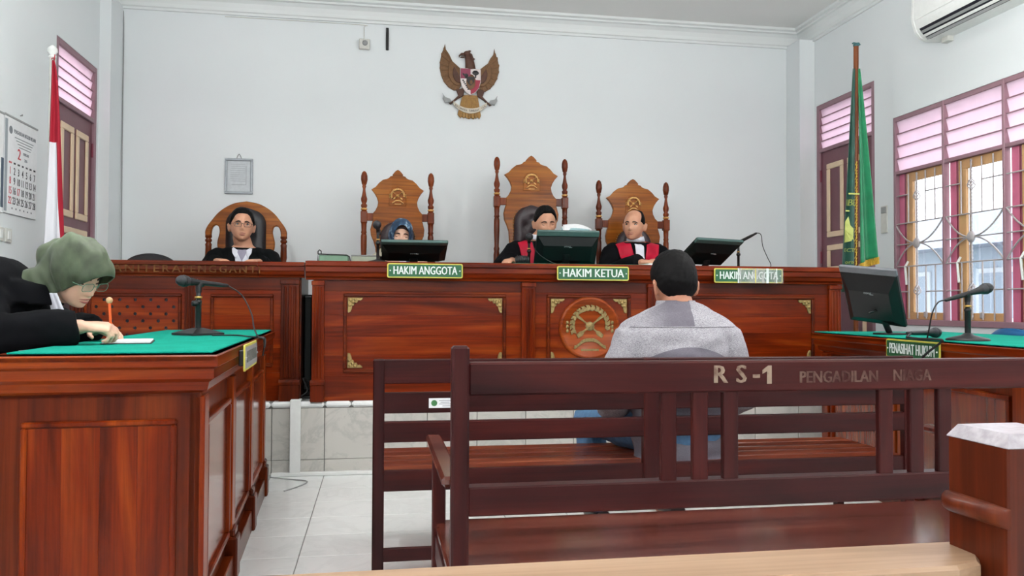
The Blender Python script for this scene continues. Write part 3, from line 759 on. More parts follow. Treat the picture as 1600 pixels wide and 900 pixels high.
for x in (.172, XE-.036):
    P('armrest', one('box', x-.008, x+.044, 2.022, 2.70, .645, .672, .008), M_['seatgloss'])
    P('front_leg', one('box', x, x+.04, 2.46, 2.50, 0, .645, .004), M_['benchZ'])
    P('side_rail', one('box', x+.008, x+.032, 2.022, 2.46, .335, .405, .003), M_['benchX'])
for ch_, x in (('R', .884), ('S', .943)): P('lettering', one('text', ch_, .066, FRONT(x, 1.9815, .923), .001, .035), M_['stencil'])
P('lettering', MB().box(-.010, .010, -.005, .004, 0, .0006, 0, FRONT(.985, 1.9815, .920)), M_['stencil'])
P('lettering', MB().prism([(-.006, -.024), (.007, -.024), (.007, .024), (-.003, .024), (-.019, .012), (-.019, .002), (-.006, .009)], 0, .0006, FRONT(1.021, 1.9815, .923)), M_['stencil'])
P('lettering', one('text', 'PENGADILAN', .044, FRONT(1.222, 1.9815, .914), .001, .035, width=.225), M_['stencilf']); P('lettering', one('text', 'NIAGA', .044, FRONT(1.437, 1.9815, .916), .001, .035, width=.112), M_['stencilf'])
# far bench (the accused sits on it)
b2 = thing('slatted_bench', 'dark red wooden bench with slatted seat on which the man in grey shirt sits', 'bench', (1.2, 3.33, 0))
P = world_part(b2)
for x, wd in ((-.012, .047), (1.132, .072), (2.366, .047)):
    P('back_post', one('box', x, x+wd, 3.31, 3.352, 0 if x < 1 or x > 2 else .35, .882, .005), M_['benchZ'])
for z0, z1 in ((.782, .881), (.662, .746), (.544, .627)):
    P('back_rail', one('box', .03, 2.37, 3.316, 3.352, z0, z1, .004), M_['benchX'])
for k in range(5):
    y0 = 3.37+k*.108
    P('seat_slat', one('box', -.005, 2.405, y0, y0+.097, .40, .422, .005), M_['seatX'])
P('seat_rail', one('box', .03, 2.37, 3.322, 3.346, .345, .430, .003), M_['benchX'])
P('seat_rail', one('box', .03, 2.37, 3.86, 3.885, .33, .40, .003), M_['benchX'])
for x in (-.008, 2.366):
    P('front_leg', one('box', x, x+.042, 3.862, 3.902, 0, .40, .004), M_['benchZ'])
    P('side_rail', one('box', x+.006, x+.034, 3.352, 3.862, .335, .40, .003), M_['benchX'])
P('stretcher', one('box', .03, 2.37, 3.325, 3.345, .06, .114, .003), M_['benchX'])
st = P('sticker', one('box', .214, .335, 3.3155, 3.3165, .682, .722), M_['paper'])
obj('round_mark', one('lathe', [(.0125, 0), (.0125, .0012)], 18, FRONT(.236, 3.3156, .702)), plain('green_print', (58, 116, 66), .6), st)
m = MB()
for k, (a, b, z) in enumerate(((.256, .33, .712), (.262, .30, .705), (.256, .325, .698), (.27, .31, .690))): m.box(a, b, 3.3148, 3.3157, z-.0012, z+.0012)
obj('print_lines', m, M_['greyink'], st)
# foreground rail with square newel
gr = thing('gallery_railing', 'pale worn wooden railing with square red brown newel post, between the viewer and benches', 'railing', (.5, 1.17, 0))
P = world_part(gr)
P('newel_post', MB().box(.952, 1.085, 1.09, 1.222, 0, .887, .003), M_['newel'])
cap = MB(); x0, x1, y0, y1 = .951, 1.086, 1.089, 1.223
vs = [(x0, y0, .885), (x1, y0, .885), (x1, y1, .885), (x0, y1, .885), (x0, y0, .8865), (x1, y0, .8865), (x1, y1, .8865), (x0, y1, .8865), (x0+.012, y0+.012, .906), (x1-.012, y0+.012, .906), (x1-.012, y1-.012, .906), (x0+.012, y1-.012, .906)]
cap.add(vs, [(3, 2, 1, 0), (8, 9, 10, 11)]+[(i, (i+1) % 4, 4+(i+1) % 4, 4+i) for i in range(4)]+[(4+i, 4+(i+1) % 4, 8+(i+1) % 4, 8+i) for i in range(4)])
P('newel_cap', cap, plain('grey_cap_wood', (160, 154, 160), .3, 0, .25, 60, .2))  # cap coloured greyer and paler than the post
bandp = [(0, -.017), (-.009, -.0155), (-.017, -.009), (-.020, 0), (-.017, .009), (-.009, .0155), (0, .017)]
m = MB(); rr = []
for dx, dz in bandp: rr.append([(.953, 1.224-dx*.3, .778+dz*.9), (.952+dx*.55, 1.222-dx*.2, .778+dz*.97), (.952+dx*.95, 1.21, .778+dz), (.952+dx, 1.19, .778+dz), (.952+dx*.6, 1.12, .778+dz), (.952+dx*.25, 1.092, .778+dz*.95), (.955, 1.088, .778+dz*.9)])
P('newel_band', m.grid(rr), M_['newel'])
m = MB()
m.prism([(-1.6, 1.112), (.885, 1.112), (.935, 1.128), (.965, 1.17), (.965, 1.235), (-1.6, 1.235)], .672, .704, None, .006)
P('top_rail', m, M_['rail'])
P('lower_rail', one('box', -1.6, .952, 1.15, 1.19, .12, .17, .004), M_['newel'])
for k in range(16): P('baluster', one('box', -1.5+k*.15, -1.46+k*.15, 1.155, 1.187, .17, .675, .003), M_['newel'])
P('newel_post', MB().box(-1.73, -1.60, 1.10, 1.21, 0, .868, .003), M_['newel'])
# ---------------------------------------------------------------- carved judge chairs
def chair_outline(w, up):
    h = [(0, 1.737), (.018, 1.726), (.036, 1.705), (.043, 1.695), (.040, 1.688), (.060, 1.682), (.072, 1.668), (.088, 1.660), (.12, 1.652), (.152, 1.625), (.178, 1.592), (.212, 1.571), (.188, 1.541), (.168, 1.506), (.157, 1.471), (.162, 1.436), (.178, 1.401), (.2, 1.376), (.2, 1.316), (.206, 1.296), (.218, 1.246), (.213, 1.196), (.192, 1.146), (.177, 1.096), (.170, .98), (.170, .50)]
    h = [(x*w, z+up) for x, z in h]
    return h+[(-x, z) for x, z in h[::-1] if x > 1e-6]
def judge_chair(name, label, x, w, up, sd=0):
    t = thing(name, label, 'chair', (x, 6.62, DZ), group='carved judge chairs')
    o = MB().prism(chair_outline(w, up), 0, .032, FRONT(0, .016, 0), .005)
    pn = obj('back_panel', o, M_['chairX'], t)
    px = .270*w
    for s in (-1, 1):
        obj('cross_rail', one('box', min(s*.17*w, s*px), max(s*.17*w, s*px), -.012, .012, 1.316+up, 1.378+up, .004), M_['post'], t)
        z = lambda q: q+up
        pf = [(.020, 0), (.024, .03), (.024, .40), (.02, .42), (.026, .45), (.026, z(.90)), (.021, z(.93)), (.025, z(.95)), (.019, z(.97)), (.024, z(1.10)), (.024, z(1.19)), (.019, z(1.212)), (.024, z(1.22)), (.020, z(1.235)), (.022, z(1.27)), (.022, z(1.29)), (.026, z(1.30))]
        obj('post', MB().lathe(pf, 14, T(s*px, 0, 0)).box(s*px-.027, s*px+.027, -.027, .027, z(1.30), z(1.392), .004)
            .lathe([(.018, z(1.392)), (.022, z(1.40)), (.023, z(1.412)), (.017, z(1.418)), (.025, z(1.43)), (.025, z(1.445)), (.016, z(1.455)), (.024, z(1.475)), (.026, z(1.495)), (.018, z(1.52)), (.012, z(1.555)), (.010, z(1.575)), (.017, z(1.595)), (.013, z(1.603)), (.02, z(1.615)), (.027, z(1.65)), (.026, z(1.68)), (.019, z(1.705)), (.008, z(1.718))], 14, T(s*px, 0, 0)), M_['post'], t)
        obj('post_ring', MB().lathe([(.021, z(1.402)), (.0265, z(1.406)), (.0265, z(1.414)), (.021, z(1.418))], 14, T(s*px, 0, 0)), M_['gilt'], t)
        # arm, front post
        obj('armrest', MB().tube([(s*px, -.02, .74), (s*(px+.01), -.18, .745), (s*(px+.012), -.38, .74), (s*(px+.012), -.46, .70)], [(.026, .02)]*4, 10), M_['post'], t)
        obj('front_leg', MB().lathe([(.02, 0), (.024, .05), (.024, .40), (.026, .42), (.026, .48), (.018, .50), (.024, .58), (.018, .66), (.022, .725)], 14, T(s*(px+.008), -.44, 0)), M_['post'], t)
    obj('seat_frame', one('box', -px, px, -.47, .02, .45+sd, .51+sd, .01), M_['chairX'], t)
    obj('seat_cushion', one('box', -px+.02, px-.02, -.46, -.03, .51+sd, .575+sd, .03), M_['leather'], t)
    # tufted oval back cushion
    m = MB(); ring = []; top = 1.315+up; bot = .56; hw = .138*w
    NU, NV = 26, 40
    tufts = [(sx*hw*.42, top-.12-.13*r-(0.065 if sx else 0)) for r in range(5) for sx in (-1, 0, 1)]
    rows = []
    for j in range(NV+1):
        zz = bot+(top-bot)*j/NV; e = max(0, (zz-(top-.14))/.14); half = hw*sqrt(max(0.0, 1-e*e*.995))
        row = []
        for i in range(NU+1):
            u = -1+2*i/NU; xx = half*u; ed = min(1, (1-abs(u))*3.2)*min(1, (NV-j)/3+.05)*min(1, j/3+.05)
            d = .016+.048*sqrt(max(0, ed))
            for tx, tz in tufts: d -= .030*math.exp(-((xx-tx)**2+(zz-tz)**2)/.0007)*ed
            row.append((xx, -.016-d, zz))
        rows.append(row)
    m.grid(rows); cu = obj('back_cushion', m, M_['leather'], t, fix=False)
    mb = MB()
    for tx, tz in tufts: mb.ball((tx, -.048, tz), (.008, .006, .008), 8, 6)
    obj('tuft_button', mb, M_['leatherk'], cu)
    mb = MB()
    for j in range(0, NV+1):
        zz = bot+(top-bot)*j/NV; e = max(0, (zz-(top-.14))/.14); half = hw*sqrt(max(0.0, 1-e*e*.995))
        for s in (-1, 1): mb.ball((s*(half+.004), -.018, zz), (.005, .005, .005), 6, 4)
    obj('upholstery_studs', mb, M_['brassd'], cu)['kind'] = 'stuff'
    em = obj('carved_emblem', MB().prism([(-.075, -.075), (.075, -.075), (.07, .03), (.045, .07), (0, .085), (-.045, .07), (-.07, .03)], 0, .006, FRONT(0, -.016, 1.515+up) @ S(.95, 1, 1), .003), M_['chairX'], t)
    medal_emblem(lambda n, m: obj(n, m, M_['gilt'], em), FRONT(0, -.021, 1.522+up) @ S(1, 1, 2.6), .078)
    return t
judge_chair('judge_chair', 'carved judge chair behind the woman in blue headscarf, lower than the middle one', .163, 1.0, 0.0, -.095)
judge_chair('judge_chair', 'tallest carved judge chair, tufted brown back, behind the judge reading papers', 1.272, 1.075, .155)
judge_chair('judge_chair', 'carved judge chair behind the balding man in crimson and black robe', 2.160, 1.11, -.015)
# clerk's chair: rounded arch back
ck = thing('arched_chair', 'wooden armchair with rounded arch back and black padding, behind the clerk in black suit', 'chair', (-1.013, 6.57, DZ))
o = [(.307, 1.17), (.307, 1.205), (.29, 1.245), (.262, 1.285), (.215, 1.345), (.16, 1.39), (.09, 1.425), (0, 1.442)]
inn = [(.262, 1.18), (.258, 1.215), (.246, 1.24), (.228, 1.25), (.208, 1.24), (.200, 1.205), (.205, 1.17), (.216, 1.12), (.212, 1.07), (.19, 1.02), (.175, .95), (.17, .5)]
def smooth2(p, n=5):
    out = []
    for i in range(len(p)-1):
        p0, p1, p2, p3 = [Vector(p[max(0, min(len(p)-1, j))]) for j in (i-1, i, i+1, i+2)]
        for k in range(n):
            u = k/n; q = .5*((2*p1)+(-p0+p2)*u+(2*p0-5*p1+4*p2-p3)*u*u+(-p0+3*p1-3*p2+p3)*u**3); out.append((q.x, q.y))
    return out+[tuple(p[-1])]
o = smooth2(o); inn = smooth2(inn[:-1])+[inn[-1]]
hf = [(0, 1.442)]+o[::-1][1:]+[(.307, 1.165), (.262, 1.165)]+inn
poly = hf+[(-x, z) for x, z in hf[::-1] if x > 1e-6]
obj('back_panel', MB().prism(poly, 0, .034, FRONT(0, .017, 0), .007), M_['chairX'], ck)
for s in (-1, 1):
    obj('post', MB().lathe([(.022, 0), (.025, .05), (.025, .6), (.02, .62), (.026, .65), (.026, .9), (.02, .93), (.027, .95), (.02, .97), (.026, 1.0), (.023, 1.08), (.026, 1.10), (.017, 1.115), (.026, 1.125), (.026, 1.138), (.017, 1.146), (.026, 1.155), (.026, 1.17)], 14, T(s*.284, 0, 0)), M_['post'], ck)
    obj('armrest', MB().tube([(s*.284, -.02, .72), (s*.295, -.2, .725), (s*.297, -.42, .715), (s*.297, -.48, .68)], [(.026, .02)]*4, 10), M_['post'], ck)
    obj('front_leg', MB().lathe([(.02, 0), (.024, .05), (.024, .45), (.018, .5), (.024, .58), (.02, .71)], 14, T(s*.292, -.45, 0)), M_['post'], ck)
obj('seat_cushion', one('box', -.25, .25, -.47, -.03, .43, .495, .03), M_['leatherk'], ck)
obj('seat_frame', one('box', -.28, .28, -.48, .02, .36, .42, .01), M_['chairX'], ck)
rows = []
for j in range(31):
    zz = .55+.838*j/30; e = max(0, (zz-1.26)/.128); half = .152*sqrt(max(0, 1-e*e*.99))
    rows.append([(half*(-1+2*i/20), -.017-(.012+.05*sqrt(max(0, min(1, (1-abs(-1+2*i/20))*3)*min(1, (30-j)/3+.03)*min(1, j/3+.03)))), zz) for i in range(21)])
cu = obj('back_cushion', MB().grid(rows), M_['leatherk'], ck, fix=False)
# black chair behind the clerk's desk: only the rounded top shows
bc = thing('office_chair', 'black office chair whose rounded back just shows above the clerk desk', 'chair', (-1.72, 6.56, DZ))
sh = []
for k in range(21):
    a = pi*k/20; sh.append((.195*cos(a), .91+.112*sin(a)))
obj('backrest', MB().prism(sh+[(-.17, .60), (.17, .60)], 0, .06, FRONT(0, .03, 0), .02), M_['leatherk'], bc)
obj('seat', one('box', -.22, .22, -.42, .02, .40, .47, .03), M_['leatherk'], bc)
obj('back_bar', one('box', -.03, .03, .03, .05, .40, .75, .008), M_['plastic'], bc)
obj('gas_column', MB().lathe([(.028, .08), (.028, .25), (.02, .26), (.02, .40)], 12, T(0, -.2, 0)), M_['plastic'], bc)
for k in range(5):
    a = 2*pi*k/5; obj('foot_spoke', MB().tube([(0, -.2, .09), (.24*cos(a), -.2+.24*sin(a), .055)], [(.02, .02), (.014, .014)], 8), M_['plastic'], bc)
    obj('caster', MB().ball((.24*cos(a), -.2+.24*sin(a), .026), .026, 10, 8), M_['plastic'], bc)
# blue plastic chair behind the defence desk
bl = thing('plastic_chair', 'blue plastic chair peeping over the defence desk beneath the window', 'chair', (3.72, 4.44, 0), -90)
m = MB(); rows = []
for j in range(13):
    z = .47+.505*j/12; row = []
    for i in range(15):
        u = -1+2*i/14; half = .215*(1 if j < 8 else sqrt(max(.02, 1-((j-8)/4.0)**2*.55)))
        row.append((half*u, .16+.05*(j/12)-.03*(1-u*u), z-(.0 if j < 12 else .02*u*u)))
    rows.append(row)
shell = MB().grid(rows)
def solid(mb, th):
    me = mb.mesh('tmp'); o = bpy.data.objects.new('tmp', me); COL.objects.link(o)
    md_ = o.modifiers.new('s', 'SOLIDIFY'); md_.thickness = th; md_.offset = 0
    dg = bpy.context.evaluated_depsgraph_get(); r = bpy.data.meshes.new_from_object(o.evaluated_get(dg)); bpy.data.objects.remove(o); return r
obj('backrest', solid(shell, .012), M_['bluechair'], bl)
obj('seat', one('box', -.21, .21, -.24, .17, .435, .455, .008), M_['bluechair'], bl)
for s in (-1, 1):
    for y in (-.22, .17): obj('leg', MB().tube([(s*.185, y*.9, .44), (s*.21, y*1.15, 0)], [(.02, .02), (.016, .016)], 8), M_['bluechair'], bl)
# wooden chair with turned posts behind the defence desk
wc = thing('wooden_chair', 'maroon wooden chair with turned posts next to the blue plastic chair', 'chair', (3.60, 3.86, 0), -90)
for s in (-1, 1):
    obj('post', MB().lathe([(.022, 0), (.026, .42), (.022, .46), (.03, .52), (.03, .90), (.033, .955), (.020, .965), (.034, .975), (.034, .99), (.020, 1.0), (.030, 1.03), (.036, 1.08), (.034, 1.12), (.022, 1.15), (.018, 1.16), (.028, 1.175), (.022, 1.19), (.030, 1.22), (.030, 1.27), (.016, 1.31), (.006, 1.325)], 16, T(s*.235, .16, 0)), M_['maroon'], wc)
    obj('front_leg', MB().lathe([(.018, 0), (.024, .2), (.02, .4), (.024, .42)], 12, T(s*.215, -.22, 0)), M_['maroon'], wc)
for z in (.62, .78, .94): obj('back_rail', one('box', -.21, .21, .15, .17, z, z+.05, .006), M_['maroon'], wc)
obj('seat', one('box', -.24, .24, -.25, .18, .42, .455, .012), M_['maroon'], wc)
# ================================================================ SIGNS, MONITORS, MICROPHONES, SMALL THINGS
def rrect(w, h, r, n=5):
    p = []
    for cx, cy, a0 in ((w/2-r, h/2-r, 0), (-w/2+r, h/2-r, 90), (-w/2+r, -h/2+r, 180), (w/2-r, -h/2+r, 270)):
        for k in range(n+1):
            a = radians(a0+90*k/n); p.append((cx+r*cos(a), cy+r*sin(a)))
    return p
def sign(txt, label, M, w, h, ts, dots=True, group=None):
    t = obj('desk_sign', MB().prism(rrect(w, h, .012), 0, .006, None, .001), M_['signyellow']); t.matrix_world = M
    tag(t, label, 'sign', group)
    obj('green_field', MB().prism(rrect(w-.016, h-.016, .008), .006, .0075), M_['signgreen'], t)
    obj('lettering', MB().text(txt, ts, T(0, -.001, .009), .0016, .022, width=w-.08), M_['signwhite'], t)
    if dots:
        for s in (-1, 1): obj('dot', MB().lathe([(.005, 0), (.0045, .003), (.002, .004)], 10, T(s*(w/2-.020), 0, .0075)), M_['signwhite'], t)
    return t
yS = 5.326
sign('HAKIM ANGGOTA', 'clean green name sign below the low monitor of the woman judge', FRONT(.3145, yS, 1.332), .497, .096, .076)
sign('HAKIM KETUA', 'green name sign under the presiding judge reading papers', FRONT(1.457, yS, 1.327), .506, .096, .078)
s3 = sign('HAKIM ANGGOTA', 'green name sign half covered by milky tape, under the empty monitor', FRONT(2.589, yS, 1.323), .516, .102, .076)
obj('tape', one('box', -.085, .26, -.052, .052, .0115, .0125), M_['film'], s3)
for x in (-.085, .045, .130, .205): obj('tape_fold', one('box', x, x+(.018 if x == .130 else .007), -.052, .052, .0122, .0138, .0005), M_['signwhite'] if x != .045 else M_['signyellow'], s3)
MDD = Matrix.Translation((2.654, 2.948, 0)) @ R(ang2)
MPD = Matrix.Translation((-.484, 2.61, 0)) @ R(ang)
# sign on defence desk: faces -X of the local frame (aisle)
AIS_D = MDD @ Matrix(((0, 0, -1, -.004), (-1, 0, 0, .83), (0, 1, 0, .882), (0, 0, 0, 1)))
sign('PENASIHAT HUKUM', 'green name sign on the edge of the defence desk, partly behind the bench rail', AIS_D, .50, .10, .078)
AIS_P = MPD @ Matrix(((0, 0, 1, .018), (1, 0, 0, .77), (0, 1, 0, .900), (0, 0, 0, 1)))
sp = obj('desk_sign', MB().prism(rrect(.46, .10, .008), 0, .006, None, .001), M_['signyellow']); sp.matrix_world = AIS_P
tag(sp, 'grey name sign with yellow edge, seen nearly edge-on on the prosecution desk', 'sign')
obj('grey_field', MB().prism(rrect(.44, .082, .006), .006, .0075), M_['grey'], sp)
obj('lettering', MB().text('PENUNTUT UMUM', .062, T(0, 0, .0085), .002, .03, width=.36), plain('faded_grey_letter', (104, 106, 100), .6), sp)
for x in (-.2, .2): obj('bracket', one('box', x-.02, x+.02, -.03, .03, -.018, 0, .003), M_['plastic'], sp)
for x in (-.205, .205): obj('screw', MB().lathe([(.006, 0), (.005, .003), (.001, .004)], 10, T(x, .0, .0075)), M_['chrome'], sp)
# ---- monitors -----------------------------------------------------------
def monitor(label, M, w, h, edge='monitoredge', logo=True, group=None, arm=None):
    """local: X right (as seen from behind), Y up the panel, Z out of the BACK; origin at bottom centre of panel"""
    t = bpy.data.objects.new('monitor', None); COL.objects.link(t); t.matrix_world = M; tag(t, label, 'monitor', group)
    b = MB()
    pts = [(-w/2, .004), (w/2, .004), (w/2, h), (-w/2, h)]
    b.prism(rrect(w, h, .008, 3), -.008, .012, T(0, h/2, 0), .004)
    # bulged rear shell
    v0 = [(-w/2+.008, .008, .012), (w/2-.008, .008, .012), (w/2-.008, h-.045, .012), (-w/2+.008, h-.045, .012)]
    v1 = [(-w/2+.05, .05, .042), (w/2-.05, .05, .042), (w/2-.05, h*.62, .042), (-w/2+.05, h*.62, .042)]
    b.add(v0+v1, [(4, 5, 6, 7)]+[(i, (i+1) % 4, 4+(i+1) % 4, 4+i) for i in range(4)]+[(3, 2, 1, 0)])
    sh = obj('rear_shell', b, M_['monitor'] if edge != 'monitorgrey' else M_['plastic'], t)
    obj('top_bezel', MB().box(-w/2-.001, w/2+.001, h-.042, h+.001, -.009, .0135, .004), M_[edge], t)
    obj('screen', one('box', -w/2+.018, w/2-.018, .02, h-.02, -.0105, -.0085), M_['dark'], t)
    if logo:
        m = MB()
        for k in range(4): m.tube([(-.022+.012*k+.004*cos(q*pi/4), h*.60+.005*sin(q*pi/4), .0435) for q in range(7)], .0011, 5)
        m.box(.008, .03, h*.575, h*.585, .0425, .044)
        obj('logo', m, M_['logo'], t)
    return t
def panel_matrix(p_bl, p_br, p_tl):
    """frame from bottom-left, bottom-right and a point towards the top-left; Z towards the viewer side"""
    a, b, c = Vector(p_bl), Vector(p_br), Vector(p_tl); X = (b-a).normalized(); Yv = (c-a); Yv = (Yv-X*Yv.dot(X)).normalized(); Z = X.cross(Yv); o = (a+b)/2
    return Matrix(((X.x, Yv.x, Z.x, o.x), (X.y, Yv.y, Z.y, o.y), (X.z, Yv.z, Z.z, o.z), (0, 0, 0, 1)))
def mon_stand(t, foot, M):
    """stand from panel back to a foot plate on the table (room coords)"""
    inv = M.inverted(); f = Vector(foot)
    obj('stand_base', MB().prism(rrect(.22, .16, .03), 0, .012, inv @ T(*f), .004), M_['plastic'], t)
    p0 = inv @ (f+Vector((0, 0, .01))); p1 = Vector((0, .10, .035))
    obj('stand_neck', MB().tube([p0, (p0+p1)/2+Vector((0, 0, .01)), p1], [(.03, .015)]*3, 10), M_['plastic'], t)
# woman judge's monitor, almost flat
z0 = 1.391
def tilted(xc, yb, zb, w, h, lean, yaw=0, roll=0):
    """lean: degrees the top is tipped towards the viewer"""
    return T(xc, yb, zb) @ R(yaw) @ R(roll, 'Y') @ Matrix(((1, 0, 0, 0), (0, 0, -1, 0), (0, 1, 0, 0), (0, 0, 0, 1))) @ R(lean, 'X')
def mon(label, xc, yb, zb, w, h, lean, yaw=0, roll=0, **k):
    M = tilted(xc, yb, zb, w, h, lean, yaw, roll); t = monitor(label, M, w, h, **k); return t, M
t, M = mon('dark monitor tipped almost flat in front of the woman in blue headscarf', .255, 5.80, 1.437, .455, .29, 68); mon_stand(t, (.255, 5.76, 1.391), M)
t, M = mon('dark upright monitor in front of the judge reading papers', 1.352, 5.74, 1.410, .455, .27, 30); mon_stand(t, (1.352, 5.73, 1.391), M)
t, M = mon('dark slanted monitor beside the desk microphone, behind the head of the seated man', 2.415, 5.82, 1.432, .46, .30, 56, 20); mon_stand(t, (2.445, 5.77, 1.391), M)
# defence desk monitor
ps, ph, ro = 1.1455, .535, .135
nv = Vector((-sin(ps), -cos(ps), 0)); xv = Vector((cos(ps), -sin(ps), 0)); yv = nv*sin(ph)+Vector((0, 0, cos(ph))); X2 = xv*cos(ro)-yv*sin(ro); Y2 = xv*sin(ro)+yv*cos(ro); Z2 = X2.cross(Y2)
M = Matrix(((X2.x, Y2.x, Z2.x, 2.97), (X2.y, Y2.y, Z2.y, 4.40), (X2.z, Y2.z, Z2.z, 1.011), (0, 0, 0, 1)))
t = monitor('black monitor tilted on its arm on the green felt of the defence desk', M, .347, .382, 'monitorgrey')
inv = M.inverted()
obj('stand_base', MB().prism(rrect(.18, .14, .03), 0, .010, inv @ T(3.03, 4.36, .9415), .004), M_['plastic'], t)
obj('stand_arm', MB().tube([inv @ Vector((3.02, 4.36, .945)), inv @ Vector((2.95, 4.33, 1.05)), inv @ Vector((2.93, 4.37, 1.13))], [(.02, .014)]*3, 8), M_['plastic'], t)
obj('clip', MB().tube([inv @ Vector((2.86, 4.33, 1.07)), inv @ Vector((2.90, 4.32, 1.085)), inv @ Vector((2.95, 4.35, 1.07))], .008, 6), M_['plastic'], t)
# ---- microphones --------------------------------------------------------
def mic_body(t, M):
    """handheld microphone along +X of M (head at +X)"""
    Q = M @ R(90, 'Y')
    obj('handle', MB().lathe([(.010, -.13), (.0115, -.10), (.013, 0), (.019, .045), (.020, .05)], 16, Q), M_['plastic'], t)
    h = obj('head', MB().lathe([(.019, .05), (.0255, .062), (.0275, .08), (.0255, .098), (.017, .112), (.004, .118)], 18, Q), M_['mesh'], t)
    obj('head_ring', MB().lathe([(.0265, .074), (.0285, .077), (.0285, .083), (.0265, .086)], 18, Q), M_['plastic'], h)
    obj('plug', MB().lathe([(.006, -.165), (.0085, -.16), (.0095, -.13)], 10, Q), M_['rubber'], t)
def stand_mic(label, loc, rotz, H, base='lathe', tilt=8, knob=True, ring=True, ahead=0):
    t = thing('microphone', label, 'microphone', loc, rotz)
    if base == 'square':
        q = .085; v = [(-q, -q, .0), (q, -q, 0), (q, q, 0), (-q, q, 0), (-q, -q, .010), (q, -q, .010), (q, q, .010), (-q, q, .010), (-.018, -.018, .034), (.018, -.018, .034), (.018, .018, .034), (-.018, .018, .034)]
        obj('base', MB().add(v, [(3, 2, 1, 0), (8, 9, 10, 11)]+[(i, (i+1) % 4, 4+(i+1) % 4, 4+i) for i in range(4)]+[(4+i, 4+(i+1) % 4, 8+(i+1) % 4, 8+i) for i in range(4)]), M_['plastic'], t)
    else: obj('base', MB().lathe([(.098, 0), (.098, .006), (.09, .011), (.03, .026), (.018, .036)], 28), M_['plastic'], t)
    obj('pole', MB().lathe([(.014, .03), (.014, H*.62), (.016, H*.63), (.016, H*.68), (.011, H*.69), (.011, H-.03)], 14), M_['plastic'], t)
    if ring: obj('collar_ring', MB().lathe([(.0165, H*.72), (.0175, H*.725), (.0175, H*.755), (.0165, H*.76)], 14), M_['gold'], t)
    if knob: obj('knob', MB().lathe([(.008, 0), (.014, .012), (.014, .03), (.008, .034)], 12, T(0, 0, H*.62) @ R(90, 'Y')), M_['plastic'], t)
    obj('clip', MB().tube([(0, 0, H-.04), (0, 0, H-.01), (-.01, 0, H)], [.013, .015, .02], 10), M_['plastic'], t)
    mic_body(t, T(ahead, 0, H+.008) @ R(-tilt, 'Y'))
    return t
def cord(label, pts, r=.0035, mat='rubber', name='microphone_cord', cat='cord', part=None):
    P_ = [Vector(p) for p in pts]; out = []
    for i in range(len(P_)-1):
        p0, p1, p2, p3 = P_[max(i-1, 0)], P_[i], P_[i+1], P_[min(i+2, len(P_)-1)]
        for k in range(8):
            u = k/8; out.append(.5*((2*p1)+(-p0+p2)*u+(2*p0-5*p1+4*p2-p3)*u*u+(-p0+3*p1-3*p2+p3)*u**3))
    out.append(P_[-1])
    if part is not None:
        bpy.context.view_layer.update(); return obj('cable', MB().tube(out, r, 7), M_[mat], part, part.matrix_world.inverted())
    return tag(obj(name, MB().tube(out, r, 7), M_[mat]), label, cat)
zc1 = .957
pm_ = stand_mic('black microphone on square-based table stand on the prosecution desk', (-.842, 4.05, zc1), 226, .243, 'square', 4)
cord('black cord looping from the prosecution microphone to the desk edge', [(-.728, 4.169, 1.197), (-.655, 4.12, 1.15), (-.575, 3.9, 1.06), (-.54, 3.74, 1.0), (-.50, 3.60, .963), (-.478, 3.58, .957), (-.476, 3.60, .93), (-.49, 3.66, .88)], part=pm_)
cord('black extension cord lying across the green felt to the desk edge', [(-.74, 3.86, .962), (-.69, 3.90, .961), (-.62, 3.86, .961), (-.55, 3.70, .961), (-.49, 3.60, .962), (-.47, 3.58, .955), (-.47, 3.57, .92)], name='extension_cord')
zc2 = .942
dm_ = stand_mic('black microphone on round-based table stand on the defence desk', (2.866, 3.53, zc2), 4, .228, 'lathe', 14, knob=False, ahead=.03)
cord('thin black cord hanging from the stand microphone on the defence desk', [(2.738, 3.522, 1.140), (2.69, 3.51, 1.128), (2.655, 3.505, 1.08), (2.655, 3.53, 1.0), (2.665, 3.56, .95), (2.70, 3.62, .946)], part=dm_)
lm_ = thing('microphone', 'black handheld microphone lying on the defence felt beside the round stand base', 'microphone', (2.885, 3.86, zc2+.026), 20)
mic_body(lm_, Matrix.Identity(4))
cord('black cords running over the defence desk edge and down across its sign', [(2.75, 3.80, .965), (2.72, 3.78, .955), (2.70, 3.76, .948), (2.68, 3.70, .948), (2.66, 3.60, .947), (2.67, 3.52, .948), (2.685, 3.48, .946), (2.69, 3.50, .93), (2.66, 3.58, .86), (2.66, 3.63, .78)], .006, part=lm_)
def judge_mic(label, x, y, H, rotz, tilt=20):
    t = thing('microphone', label, 'microphone', (x, y, z0), rotz)
    obj('base', MB().lathe([(.07, 0), (.07, .008), (.02, .02), (.012, .024)], 20), M_['plastic'], t)
    obj('pole', MB().lathe([(.010, .02), (.010, H*.55), (.016, H*.56), (.016, H*.64), (.009, H*.65), (.009, H)], 12), M_['plastic'], t)
    obj('collar_ring', MB().lathe([(.0105, H*.68), (.0125, H*.685), (.0125, H*.72), (.0105, H*.725)], 12), M_['gold'], t)
    obj('clip', MB().tube([(0, 0, H-.02), (0, 0, H), (.012, 0, H+.01)], [.012, .014, .018], 10), M_['plastic'], t)
    mic_body(t, T(.0, 0, H+.012) @ R(-tilt, 'Y')); return t
judge_mic('black desk microphone with round grey head in front of the woman in blue headscarf', .005, 5.50, .222, -95, 10)
jm2 = judge_mic('black desk microphone between the stapler and the upright monitor', 1.105, 5.82, .192, -100, 8)
jm3 = judge_mic('black desk microphone standing alone beside the slanted monitor', 2.80, 5.93, .205, 130, -24)
